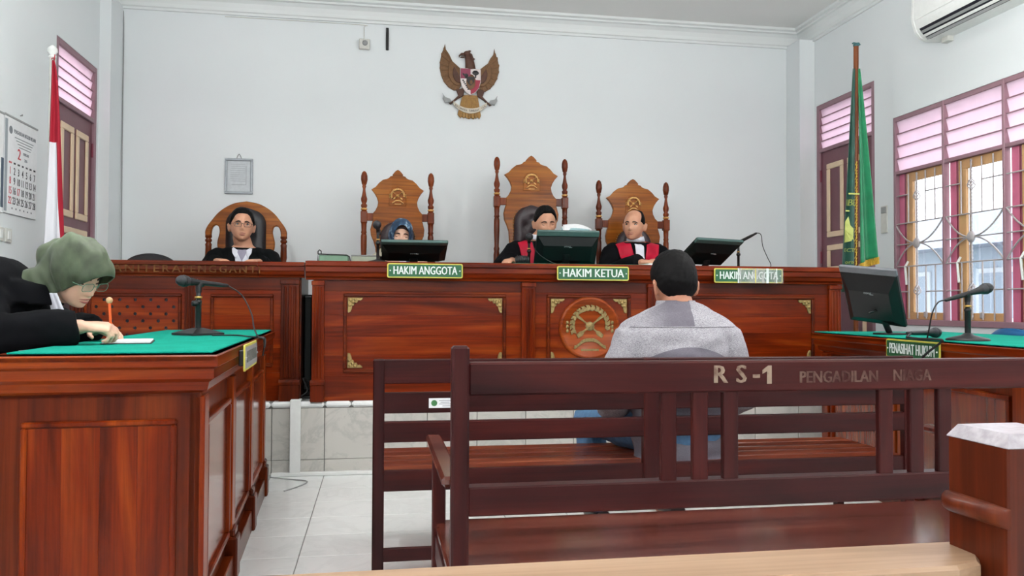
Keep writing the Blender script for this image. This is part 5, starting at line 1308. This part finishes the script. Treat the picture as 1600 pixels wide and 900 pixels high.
class Person:
    def __init__(s, label, loc, rotz, scale, skin_, lean=4, yaw=0, pitch=0, roll=0, head=(0, -.035, .155), arms=None, fem=False, legs=True, width=1.0, voxel=.0065, knee=None, shoulder_drop=0):
        s.t = thing('person', label, 'person', loc, rotz); s.t.scale = (scale,)*3
        s.skin = skin_; s.w = width; s.lean = lean; s.fem = fem
        nb_, tg = spine_at(lean, .57); s.neck = nb_
        hp = nb_+Vector(head); s.H = T(*hp) @ R(yaw) @ R(pitch, 'X') @ R(roll, 'Y')
        sh, tg2 = spine_at(lean, .475); s.sh = {q: sh+Vector((q*.168*width, 0, 0))+Vector((0, 0, -shoulder_drop)) for q in (-1, 1)}
        s.arms = arms; az_ = (DZ-loc[2])/scale+.074 if loc[1] > 5.4 else -.40; s.knee = knee or {q: (Vector((q*.10, -.44, .075)), Vector((q*.10, -.43, az_))) for q in (-1, 1)}
        m = MB(); s.torso(m, -.014)
        m.tube([nb_-tg*.05, nb_, s.H @ Vector((0, .022, -.075)), s.H @ Vector((0, .015, -.03))], [(.074, .068), (.064, .062), (.061, .062), (.058, .056)], 16)
        m.grid([[s.H @ head_pt(d, fem) for d in r] for r in dirs(72, 56)], closed=True)
        for q in ((-1, 1) if not fem else ()):                  # ears
            E = s.H @ T(q*.0855, .016, -.012) @ R(q*-30) @ S(1.1, 1.1, 1.1) @ R(-8, 'X')
            m.ball((0, 0, 0), (.0075, .019, .031), 12, 8, E); m.tube([(q*.005, .012*cos(a*pi/6+.5)*1.35, .021*sin(a*pi/6+.5)*1.35) for a in range(9)], .0042, 6, E)
        s.hm = {}
        for q in (-1, 1):
            e, wv, fd, bk, kw = arms[q]; wv = Vector(wv); e = Vector(e)
            m.tube([s.sh[q], (s.sh[q]+e)/2, e, e*.6+wv*.4, wv], [.052, .046, .039, .037, .026], 12)
            s.hm[q] = hand(m, wv, fd, bk, kw.pop('side', -q), **kw)
            kn, an = s.knee[q]; m.tube([(q*.085, -.02, .085), (Vector((q*.085, -.02, .085))+kn)/2, kn, (kn+an)/2+Vector((0, .015, 0)), an], [.088, .075, .055, .05, .034], 12)
            m.tube([an+Vector((0, .04, -.03)), an+Vector((0, -.05, -.045)), an+Vector((0, -.16, -.055))], [(.035, .035), (.04, .03), (.035, .016)], 10)
        obj('body', union(m, voxel, 2), skin_, s.t)
    def torso(s, m, grow, levels=LEV):
        pts, rad = [], []
        for z, rx, ry in levels:
            p, t_ = spine_at(s.lean, z); pts.append(p); rad.append((rx*s.w+grow, ry+grow))
        m.tube(pts, rad, 24)
        for q in (-1, 1): m.ball(s.sh[q]-Vector((q*.012, 0, .012)), .060+grow, 12, 8)
    def cloth(s, name, mat, sleeve=.93, grow=.014, loose=.012, extra=None, ag=None, fold=0, legs=False, voxel=.010, wrinkle=.005, levels=None, hem=-.02, seed=0):
        m = MB(); L = [(hem, .175, .128)]+list(levels or LEV[:-2])+([(.550, .096, .074)] if levels is None else [])
        pts, rad = [], []
        for z, rx, ry in L:
            p, t_ = spine_at(s.lean, max(z, 0)); p = p+Vector((0, 0, min(0, z))); pts.append(p); rad.append((rx*s.w+grow, ry+grow))
        m.tube(pts, rad, 28); ag_ = grow if ag is None else ag
        if extra: extra(m)
        for q in (-1, 1):
            m.ball(s.sh[q]-Vector((q*.010, 0, .008)), .060+grow, 14, 10)
            e, wv = Vector(s.arms[q][0]), Vector(s.arms[q][1]); wv2 = e+(wv-e)*sleeve
            m.tube([s.sh[q], (s.sh[q]+e)/2, e, (e+wv2)/2, wv2], [.060+grow, .052+ag_+loose*.5, .045+ag_+loose, .044+ag_+loose, .036+ag_+loose], 16)
            if legs:
                kn, an = s.knee[q]; m.tube([(q*.085, -.02, .085), (Vector((q*.085, -.02, .085))+kn)/2, kn, (kn+an)/2, an], [.105, .092, .075, .07, .06], 14)
        me = union(m, voxel, 3)
        nr = [v.normal.copy() for v in me.vertices]; out = []
        for v, nn in zip(me.vertices, nr):
            c = v.co; n1 = noise.noise(Vector((c.x*9+seed, c.y*9, c.z*14))); n2 = noise.noise(Vector((c.x*26, c.y*22+seed, c.z*30)))
            if fold: n1 += fold*sin(70*(c.z-.9*c.x*c.x)+4*noise.noise(Vector((c.x*5, 0, c.z*5))))*sstep(.02, .10, abs(c.y))
            out += list(c+nn*(wrinkle*n1+.35*wrinkle*n2))
        me.vertices.foreach_set('co', out); me.update(); o = obj(name, me, mat, s.t)
        s.cbvh = BVHTree.FromPolygons([tuple(v.co) for v in me.vertices], [tuple(p.vertices) for p in me.polygons]); return o
    def neckband(s, name, mat, lift=0, h=.035, gap=0, r=.070):
        p, t_ = spine_at(s.lean, .555+lift); rows = []
        up_ = Vector(s.H.translation)-p; up_ = (up_.normalized()+t_).normalized()
        for j in range(4):
            row = []
            for i in range(37):
                a = radians(-90+gap+(360-2*gap)*i/36); rr = r-.010*j/3
                row.append(p+up_*(h*j/3)+Vector((rr*cos(a), rr*.96*sin(a)-.004, -.010*(-sin(a) if sin(a) < 0 else 0))))
            rows.append(row)
        return obj(name, evalmesh(MB().grid(rows), [('SOLIDIFY', dict(thickness=.004, offset=1))]), mat, s.t)
    def drape(s, name, left, right, mat, ny=24, nx=8, off=.006, th=.004, parent=None, dirn=1):
        """strip of cloth between two front outlines [(x, z)...] laid onto the garment"""
        def at(c, t_):
            t_ = t_*(len(c)-1); i = min(int(t_), len(c)-2); f = t_-i; return (c[i][0]*(1-f)+c[i+1][0]*f, c[i][1]*(1-f)+c[i+1][1]*f)
        rows = []; last = -.1
        for j in range(ny+1):
            a, b = at(left, j/ny), at(right, j/ny); row = []
            for i in range(nx+1):
                f = i/nx; x, z = a[0]*(1-f)+b[0]*f, a[1]*(1-f)+b[1]*f
                h = s.cbvh.ray_cast(Vector((x, -1*dirn, z)), Vector((0, dirn, 0))); y = h[0].y if h[0] else last
                if rows and dirn > 0: y = max(y, rows[-1][i][1]+off-.022)
                last = y; row.append((x, y-off*dirn, z))
            rows.append(row)
        me = evalmesh(MB().grid(rows), [('SMOOTH', dict(factor=.5, iterations=3)), ('SOLIDIFY', dict(thickness=th, offset=0))])
        return obj(name, me, mat, parent or s.t)
    def hair(s, line, thick=.013, mat='hair', rough=.0025, name='hair', bald=None):
        """line: list of (azimuth from the face in degrees, lower limit z of the unit direction)"""
        def low(az):
            az = abs(math.degrees(az))
            for (a, h), (a2, h2) in zip(line, line[1:]):
                if az <= a2: return h+(h2-h)*(az-a)/(a2-a)
            return line[-1][1]
        rows = []; inn = []
        for r in dirs(96, 64):
            row, ri = [], []
            for d in r:
                az = atan2(d[0], -d[1]); k = sstep(0, .16, d[2]-low(az)) if d[2]-low(az) > 0 else 0
                if bald: k *= sstep(bald[1], bald[1]-.12, Vector(d).dot(bald[0]))
                p = head_pt(d, s.fem); nrm = Vector((d[0], d[1], max(d[2], -.2))).normalized()
                n_ = noise.noise(Vector(d)*9)*rough+noise.noise(Vector((d[0]*40, d[1]*40, d[2]*12)))*rough*.6
                row.append(s.H @ (p+nrm*(-.006+(thick*(.42+.70*max(0, d[2]))+.006+n_)*k)))
            rows.append(row)
        return obj(name, evalmesh(MB().grid(rows, closed=True), []), M_[mat], s.t)
    def face(s, gaze='open', brow=True, glasses=None, lips='lips', gx=0):
        for q in (-1, 1):
            x, z = q*.0315, .004; y = face_y(x, z)
            if gaze == 'open':
                e = obj('eye', MB().ball((x, y+.004, z), (.0125, .0075, .0058), 14, 8, s.H), M_['eyewhite'], s.t)
                obj('iris', MB().ball((x+gx, y-.0015, z+.0005), (.0056, .003, .0054), 12, 8, s.H), M_['iris'], e)
                obj('eyelid', MB().tube([(x+(-.0135+.027*k/8), y-.0005-.0025*sin(pi*k/8)+.003*abs(k-4)/4, z+.001+.0065*sin(pi*k/8)) for k in range(9)], .0026, 6, s.H), M_['lash'], s.t)
            else:
                obj('eyelid', MB().ball((x, y+.005, z), (.014, .0085, .0085), 14, 8, s.H), s.skin, s.t)
                obj('eyelash', MB().tube([(x+(-.0135+.027*k/8), y-.0015-.0018*sin(pi*k/8)+.003*abs(k-4)/4, z-.0025-.0032*sin(pi*k/8)) for k in range(9)], .0024, 6, s.H), M_['lash'], s.t)
            if brow:
                pts = []
                for k in range(9):
                    u = k/8; xx = q*(.014+.038*u); zz = .0215+.006*sin(pi*min(1, u*1.15))-.004*u; pts.append((xx, face_y(xx, zz)-.0008, zz))
                obj('eyebrow', MB().tube(pts, [(.0022, .0036), (.003, .0048), (.0032, .0050), (.0032, .0050), (.0032, .0046), (.003, .0040), (.0026, .0034), (.002, .0026), (.001, .0014)], 6, s.H, (0, 1, 0)), M_['lash'], s.t)
        for z, rz, rw in ((-.0615, .0036, .0245), (-.0712, .0044, .021)):
            pts = [(rw*(-1+2*k/10), face_y(rw*(-1+2*k/10), z)+.0008, z+(.0022*(1-abs(-1+2*k/10)) if z > -.065 else -.0016*(1-abs(-1+2*k/10)))) for k in range(11)]
            obj('lip', MB().tube(pts, [(.0015+.002*sin(pi*k/10), .001+(rz-.001)*sin(pi*k/10)) for k in range(11)], 8, s.H, (0, 1, 0)), M_[lips], s.t)
        if glasses:
            g = MB(); yy = min(face_y(.0315, .0), face_y(0, .012))-.012
            for q in (-1, 1):
                g.tube([(q*.033+px_, yy+.010*abs(px_+q*.01)*abs(px_)*8, -.001+pz) for px_, pz in rrect(.050, .032, .012, 4)], .0013, 6, s.H, closed=True)
                g.tube([(q*.058, yy+.002, .006), (q*.073, yy+.02, .006)]+([(q*.080, -.01, .004), (q*.079, .02, -.006)] if not s.fem else [(q*.074, yy+.036, .004)]), .0015, 6, s.H)
            g.tube([(-.009, yy, .002), (0, yy-.003, .005), (.009, yy, .002)], .0016, 6, s.H)
            go = obj('glasses', g, M_[glasses], s.t)
            for q in (-1, 1): obj('lens', MB().prism(rrect(.048, .030, .011, 4), -.0004, .0004, s.H @ T(q*.033, yy, -.001) @ R(90, 'X')), M_['lens'], go)
    def hijab(s, mat, folds=.004, bun=.06, drape_to=None, front=(.062, .098, -.012), vis=.012, name='headscarf', extra=None, nfold=13, slant=None, top=.132):
        m = MB()
        m.ball((0, .012, .012), (.094, .122, top), 40, 28, s.H); m.ball((0, .02, -.05), (.086, .10, .11 if not slant else .092), 32, 22, s.H)
        m.ball((0, -.02, .05), (.084, .098+vis, .092), 32, 22, s.H)
        if slant: m.ball((0, .075, -.050), (.080, .068, .066), 24, 18, s.H)
        if bun: m.ball((0, .105, .012), (.066, bun, .070), 24, 18, s.H)
        nk = s.neck; m.tube([s.H @ Vector((0, -.01, -.09)), nk+Vector((0, -.015, .02)), nk+Vector((0, -.03, -.05)), nk+Vector((0, -.03, -.10))] if not slant else [s.H @ Vector((0, .055, -.03)), nk*.5+(s.H @ Vector((0, .055, -.05)))*.5, nk+Vector((0, .055, .0))], [(.078, .085), (.082, .085), (.105, .088), (.12, .07)] if not slant else [(.085, .070), (.088, .062), (.095, .05)], 24)
        if extra: extra(m)
        me = union(m, .006, 4)
        inv = s.H.inverted(); b = bmesh.new(); b.from_mesh(me); kill = []
        for v in b.verts:
            p = inv @ v.co
            if p.y < (-.005 if slant is None else slant[0]-slant[1]*(p.z+.02)) and (p.x/front[0])**2+((p.z-front[2])/front[1])**2 < 1: kill.append(v)
        bmesh.ops.delete(b, geom=kill, context='VERTS')
        rim = [v for v in b.verts if v.is_boundary]
        for it in range(14):
            new = {}
            for v in rim:
                nb = [e.other_vert(v).co for e in v.link_edges if e.is_boundary]
                if nb: new[v] = v.co*.4+sum(nb, Vector())/len(nb)*.6
            for v, c in new.items(): v.co = c
        bmesh.ops.smooth_vert(b, verts=list({e.other_vert(v) for v in rim for e in v.link_edges if not e.other_vert(v).is_boundary}), factor=.5, use_axis_x=True, use_axis_y=True, use_axis_z=True)
        b.normal_update()
        for v in b.verts:
            p = inv @ v.co; a = atan2(p.z+.11, p.y+.075); a2 = atan2(p.x, p.y+.05)
            f = sin(a*nfold+3*sin(p.x*25))*.6+sin(a*nfold*2.3+p.x*60)*.25+.8*noise.noise(p*18)
            v.co += v.normal*folds*f*min(1, abs(p.x)/.02+.3)
        b.to_mesh(me); b.free()
        return obj(name, evalmesh(me, [('SOLIDIFY', dict(thickness=.004, offset=-1))]), mat, s.t)
HAIRLINE = [(0, .67), (30, .66), (47, .56), (58, .28), (75, .06), (88, -.04), (100, -.12), (115, -.42), (145, -.60), (180, -.64)]
def V(*a): return Vector(a)
# ---- clerk in black suit (glasses), arms resting on the desk
arms_desk = lambda zw=.43, dx=.0: {q: ((q*.27, -.20, .27), (q*.13+dx, -.42, zw), (-q*.55, -.8, -.05), (0, -.15, 1), dict(curl=22)) for q in (-1, 1)}
c1 = Person('man in black suit and glasses seated in the arched chair', (-1.000, 6.36, .968), 4, 1.04, M_['skin1'], lean=6, yaw=8, pitch=-2, roll=2, arms=arms_desk(.425), width=1.06, head=(-.008, -.04, .128))
c1.cloth('suit_jacket', M_['suit'], sleeve=.95, grow=.018, legs=True, seed=3)
c1.drape('undershirt', [(-.060, .548), (-.052, .50), (-.034, .40), (-.02, .28)], [(.060, .548), (.052, .50), (.034, .40), (.02, .28)], plain('lilac_grey_undershirt', (150, 146, 164), .8), off=.003)
for q in (-1, 1): shp = c1.drape('shirt', [(q*.064, .548), (q*.056, .50), (q*.038, .40), (q*.02, .28)], [(q*.048, .548), (q*.024, .49), (q*.0, .44), (0, .28)], M_['shirt'], off=.007)
for q in (-1, 1):
    c1.drape('collar', [(q*.026, .520), (q*.030, .485), (q*.040, .455)], [(q*.068, .548), (q*.070, .53), (q*.066, .50)], M_['shirt'], ny=8, nx=5, off=.014, parent=shp)
    c1.drape('lapel', [(q*.062, .548), (q*.052, .50), (q*.034, .40), (q*.018, .28)], [(q*.090, .545), (q*.105, .47), (q*.085, .40), (q*.024, .27)], M_['suit'], off=.010)
c1.hair(HAIRLINE, .019); c1.face('open', glasses='plastic')
# ---- robed judges
def robe(p, seed, collar=True):
    p.cloth('robe', M_['robe'], sleeve=.93, grow=.022, loose=.02, legs=True, seed=seed)
    for q in (-1, 1):
        p.drape('crimson_panel', [(q*.178, .528), (q*.168, .50), (q*.150, .40), (q*.128, .28), (q*.10, .10)], [(q*.068, .560), (q*.060, .53), (q*.040, .42), (q*.036, .28), (q*.034, .10)], M_['robered'], off=.007, ny=30)
    p.neckband('white_collar', M_['shirt'], .004, .040)
    j = p.drape('jabot', [(-.036, .562), (-.036, .53), (-.034, .44), (-.042, .33), (-.048, .22)], [(.036, .562), (.036, .53), (.034, .44), (.042, .33), (.048, .22)], M_['shirt'], off=.014, ny=24, nx=10)
    return j
c2_ = Person('woman in blue patterned headscarf and crimson and black robe looking down behind the low monitor', (.168, 6.36, .955), 6, 1.0, M_['skin2'], lean=12, yaw=-4, pitch=7, roll=4, arms=arms_desk(.462), fem=True, head=(0, -.045, .115))
robe(c2_, 11)
mbh, tb, bb = nt('blue_patterned_headscarf'); v_ = coords(tb); f_ = noisetex(tb, v_, 22, 3); bb.inputs['Roughness'].default_value = .6
tb.links.new(ramp(tb, f_, [(.40, lin((24, 48, 74))), (.56, lin((40, 76, 108))), (.64, lin((150, 172, 190))), (.68, lin((36, 66, 96)))]), bb.inputs['Base Color'])
c2_.hijab(mbh, .003, .03, front=(.057, .098, -.006), top=.124)
obj('underscarf', MB().tube([(.060*sin(a), face_y(0, .05)+.006+.07*(1-cos(a))*.8, .012+.060*cos(a)) for a in [radians(-85+170*k/20) for k in range(21)]], .011, 8, c2_.H), M_['lash'], c2_.t)
c2_.face('down')
# presiding judge: head bowed over papers
arms3 = {-1: ((-.32, -.14, .285), (-.255, -.40, .375), (-.5, -.8, -.1), (0, -.1, 1), dict(curl=28)), 1: ((.30, -.14, .26), (.17, -.36, .47), (.0, -.6, .75), (.3, .8, .5), dict(curl=20))}
c3 = Person('judge with black hair bowed over papers behind the upright monitor', (1.285, 6.36, 1.052), -2, 1.05, M_['skin1'], lean=7, yaw=6, pitch=14, roll=-3, arms=arms3, head=(.035, -.055, .108), width=1.06)
robe(c3, 23); c3.hair([(0, .68), (30, .66), (50, .50), (75, .12), (88, .0), (100, -.1), (115, -.42), (145, -.6), (180, -.62)], .017); c3.face('down')
# balding judge, hands folded, looking aside
arms4 = {-1: ((-.27, -.16, .275), (-.06, -.44, .372), (.9, -.35, -.05), (0, -.2, 1), dict(curl=24)), 1: ((.28, -.16, .275), (.085, -.43, .382), (-.95, -.25, -.04), (0, -.2, 1), dict(curl=26))}
c4 = Person('balding judge in crimson and black robe with folded hands and a wristwatch', (2.090, 6.36, 1.052), -2, 1.05, M_['skin1'], lean=6, yaw=-32, pitch=2, roll=3, arms=arms4, head=(-.026, -.045, .106), width=1.08)
robe(c4, 37); c4.hair([(0, .2), (55, .2), (72, .10), (86, -.02), (100, -.12), (115, -.40), (145, -.56), (180, -.60)], .013, bald=(Vector((-.16, -.72, .66)).normalized(), .48)); c4.face('open', gx=-.002)
wr = MB(); a_, b_ = Vector(arms4[1][0]), Vector(arms4[1][1]); dw = (b_-a_).normalized(); cw_ = b_-dw*.012
fm = frame3((1, 0, 0), dw, cw_); wo = obj('wristwatch', wr.tube([fm @ Vector((.031*cos(2*pi*k/24), .029*sin(2*pi*k/24), 0)) for k in range(24)], [(.009, .0025)]*24, 8, None, tuple(dw), closed=True), M_['chrome'], c4.t)
obj('watch_dial', MB().lathe([(.015, 0), (.015, .006), (.012, .008)], 18, T(*(cw_+Vector((0, -.014, .030)))) @ R(25, 'X')), M_['chrome'], wo)
# papers held up by the presiding judge
hp_ = thing('held_papers', 'curled white and pale blue papers held up over the upright monitor', 'papers', (1.475, 5.93, 1.622))
for k, mt in enumerate(('bluepaper', 'paper', 'paper')):
    rows = []
    for j in range(9):
        u = j/8; rows.append([(-.115+.22*i/10+.010*k, -.02+.012*k-.10*u+.03*sin(pi*i/10), .016*k-.010+.10*(1-(u-.0)**2*.9)*(.75+.25*sin(pi*(i/10)**(.8+.2*k)))-.012*k*(i/10)) for i in range(11)])
    obj('paper_sheet', solid(MB().grid(rows), .0012), M_[mt], hp_)
# ---- accused: seen from behind on the far bench
armsD = {q: ((q*.275, -.045, .215), (q*.17, -.30, .16), (-q*.25, -.9, -.15), (0, -.2, 1), dict(curl=25)) for q in (-1, 1)}
kneeD = {1: (V(.27, -.40, .085), V(.23, -.36, -.298)), -1: (V(-.13, -.43, .085), V(-.12, -.40, -.298))}
cD = Person('man in grey patterned shirt and jeans seated on the slatted bench, his back turned', (1.390, 3.535, .4235), 180, 1.17, M_['skin3'], lean=10, yaw=2, pitch=10, arms=armsD, width=1.10, knee=kneeD, head=(0, -.030, .098), shoulder_drop=.004)
ms, ts_, bs = nt('grey_speckled_shirt'); tc_ = N(ts_, 'ShaderNodeTexCoord'); sp_ = N(ts_, 'ShaderNodeSeparateXYZ'); ts_.links.new(tc_.outputs['Object'], sp_.inputs[0])
def cmp(sock, op, val):
    n = N(ts_, 'ShaderNodeMath', operation=op); ts_.links.new(sock, n.inputs[0]); n.inputs[1].default_value = val; return n.outputs[0]
def mul(a, b, op='MULTIPLY'):
    n = N(ts_, 'ShaderNodeMath', operation=op); ts_.links.new(a, n.inputs[0]); ts_.links.new(b, n.inputs[1]); return n.outputs[0]
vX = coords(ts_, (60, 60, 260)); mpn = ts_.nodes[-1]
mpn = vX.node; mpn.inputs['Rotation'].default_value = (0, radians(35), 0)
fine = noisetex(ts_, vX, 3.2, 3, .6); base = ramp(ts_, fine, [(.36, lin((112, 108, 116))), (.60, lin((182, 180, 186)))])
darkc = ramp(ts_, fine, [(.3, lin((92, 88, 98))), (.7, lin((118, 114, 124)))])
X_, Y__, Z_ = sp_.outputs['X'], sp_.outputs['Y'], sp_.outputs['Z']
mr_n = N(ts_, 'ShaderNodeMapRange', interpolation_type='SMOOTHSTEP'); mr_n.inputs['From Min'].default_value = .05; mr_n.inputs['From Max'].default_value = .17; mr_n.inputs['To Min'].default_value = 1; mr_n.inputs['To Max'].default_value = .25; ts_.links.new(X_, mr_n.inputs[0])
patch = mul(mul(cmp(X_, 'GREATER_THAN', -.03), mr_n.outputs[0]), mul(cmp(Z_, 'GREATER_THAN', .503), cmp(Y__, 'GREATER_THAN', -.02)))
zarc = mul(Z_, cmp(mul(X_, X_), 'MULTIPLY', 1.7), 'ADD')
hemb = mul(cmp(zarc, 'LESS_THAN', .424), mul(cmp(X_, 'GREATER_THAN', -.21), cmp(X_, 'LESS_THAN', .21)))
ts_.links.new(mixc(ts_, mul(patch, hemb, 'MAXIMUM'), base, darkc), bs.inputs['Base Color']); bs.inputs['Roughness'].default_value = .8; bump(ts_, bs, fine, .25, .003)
def trap(m):
    p, t_ = spine_at(cD.lean, .50); m.tube([p, p+t_*.055, p+t_*.082], [(.11, .085), (.090, .080), (.080, .074)], 22)
    for q in (-1, 1): m.tube([p+V(q*.02, .01, .062), p+V(q*.10, .008, .028), cD.sh[q]+V(0, 0, .008)], [(.05, .05), (.058, .046), (.062, .060)], 14)
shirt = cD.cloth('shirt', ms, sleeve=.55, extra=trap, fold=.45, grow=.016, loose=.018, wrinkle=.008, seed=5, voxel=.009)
def band(name, zz, mat, r0, r1, dz, parent):
    p, t_ = spine_at(cD.lean, zz); obj(name, MB().tube([p+t_*(-dz), p, p+t_*dz], [(r0+.004, r0+.002), (r0, r0-.002), (r1, r1-.002)], 24), mat, parent)
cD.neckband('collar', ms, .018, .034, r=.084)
pts = [spine_at(cD.lean, .475)[0]+V(x, 0, .0) for x in [-.215+.43*k/32 for k in range(33)]]
seam = []
for p in pts:
    h = cD.cbvh.ray_cast(Vector((p.x, 1, p.z+.028)), Vector((0, -1, 0)))
    if h[0]: seam.append((h[0].x, h[0].y+.0005, h[0].z))
obj('yoke_seam', MB().tube(seam, .0028, 6), ms, shirt)
m = MB()
for q in (-1, 1):
    kn, an = kneeD[q]; m.tube([(q*.07, .06, .10), (q*.085, -.02, .098), (V(q*.085, -.02, .095)+kn)/2, kn, (kn+an)/2, an], [.09, .104, .092, .074, .068, .064], 16)
m.ball((0, .02, .10), (.17, .125, .10), 20, 14)
me = union(m, .010, 3)
nr = [v.normal.copy() for v in me.vertices]; cc = []
for v, nn in zip(me.vertices, nr): cc += list(v.co+nn*.005*noise.noise(v.co*16))
me.vertices.foreach_set('co', cc); me.update()
obj('jeans', me, M_['jeans'], cD.t)
for q in (-1, 1):
    kn, an = kneeD[q]; obj('shoe', MB().tube([an+V(0, .05, -.022), an+V(0, -.03, -.02), an+V(0, -.12, -.038), an+V(0, -.185, -.044)], [(.036, .03), (.042, .034), (.044, .024), (.03, .012)], 12), M_['leatherk'], cD.t)
cD.hair([(0, .58), (35, .54), (60, .36), (75, .12), (88, .0), (100, -.10), (115, -.38), (140, -.60), (180, -.66)], 0.026, rough=.003); cD.face('open')
# ---- woman writing on the prosecution desk
armsW = {-1: ((-.245, -.285, .317), (-.165, -.535, .342), (.22, -.97, -.06), (-.35, .1, .9), dict(curl=46, curls=[38, 50, 58, 62], thumb=(.75, .35, -.55), thumb2=(.85, -.3, -.4))),
         1: ((.27, -.33, .317), (.19, -.46, .322), (-.55, -.80, -.03), (0, -.15, 1), dict(curl=20))}
cW = Person('woman in green headscarf and black robe leaning over the desk to write', (-1.565, 3.245, .680), 90, 1.0, M_['skin2'], lean=54, yaw=-26, pitch=30, roll=-3, arms=armsW, fem=True, head=(0, -.172, .062), voxel=.0055, width=.98)
def hump(m):
    nk = cW.neck; m.ball(nk+V(0, .085, .005), (.165, .115, .115), 24, 16); m.tube([nk+V(0, .0, -.05), nk+V(0, -.01, .028)], [(.14, .13), (.112, .105)], 22)
cW.cloth('robe', M_['robe'], sleeve=.93, extra=hump, ag=.016, grow=.030, loose=.010, legs=True, wrinkle=.009, seed=51, levels=LEV[:-1])
mg, tg_, bgn = nt('sage_green_headscarf'); vv = coords(tg_); ff = noisetex(tg_, vv, 5, 5, .6, .5); bgn.inputs['Roughness'].default_value = .6; bgn.inputs['Sheen Weight'].default_value = .1
tg_.links.new(ramp(tg_, ff, [(.32, lin((52, 62, 44))), (.52, lin((78, 92, 66))), (.74, lin((112, 130, 104)))]), bgn.inputs['Base Color'])
def hx(m):
    nk = cW.neck; m.tube([cW.H @ V(0, .05, -.04), nk+V(0, .03, .03), nk+V(0, .07, -.02)], [(.092, .085), (.10, .07), (.11, .045)], 22)
cW.hijab(mg, .0085, .062, front=(.088, .108, -.036), vis=.034, extra=None, nfold=9, slant=(-.074, .85))
cW.face('down', glasses='glassesgreen')
a_, b_ = V(-.055, -.385, .462), V(-.060, -.428, .345); d_ = V(.6, .8, .05).normalized()
obj('jabot', solid(MB().grid([[a_+(b_-a_)*(j/10)+d_*((-.5+i/8)*(.060+.022*j/10))+V(-.8, -.6, 0)*(.007*cos(i*pi*.5)) for i in range(9)] for j in range(11)]), .006), M_['shirt'], cW.t)
wch = thing('desk_chair', 'black chair under the woman in green headscarf, hidden behind the prosecution desk', 'chair', (-1.62, 3.245, 0), 90)
obj('seat', one('box', -.23, .23, -.16, .24, .60, .672, .03), M_['leatherk'], wch)
for q in (-1, 1):
    for y in (-.12, .20): obj('leg', MB().tube([(q*.19, y, .61), (q*.21, y*1.15, 0)], .016, 8), M_['chrome'], wch)
obj('foot_bar', one('box', -.2, .2, -.60, -.44, .20, .215, .005), M_['chrome'], wch)
for q in (-1, 1): obj('foot_bar_strut', one('box', q*.19-.01, q*.19+.01, -.50, -.12, .20, .22, .004), M_['chrome'], wch)
pn = thing('pencil', 'orange pencil with wooden knob held upright in the writing hand', 'pencil', (-.945, 3.115, .968))
rot = V(-.06, -.02, 1).normalized().to_track_quat('Z', 'Y').to_matrix().to_4x4()
obj('pencil_shaft', MB().lathe([(.0012, 0), (.0045, .014), (.0048, .015), (.0048, .140)], 10, rot), M_['pencil'], pn)
obj('knob', MB().ball((0, 0, .148), (.012, .012, .012), 14, 10, rot), M_['pencilwood'], pn)
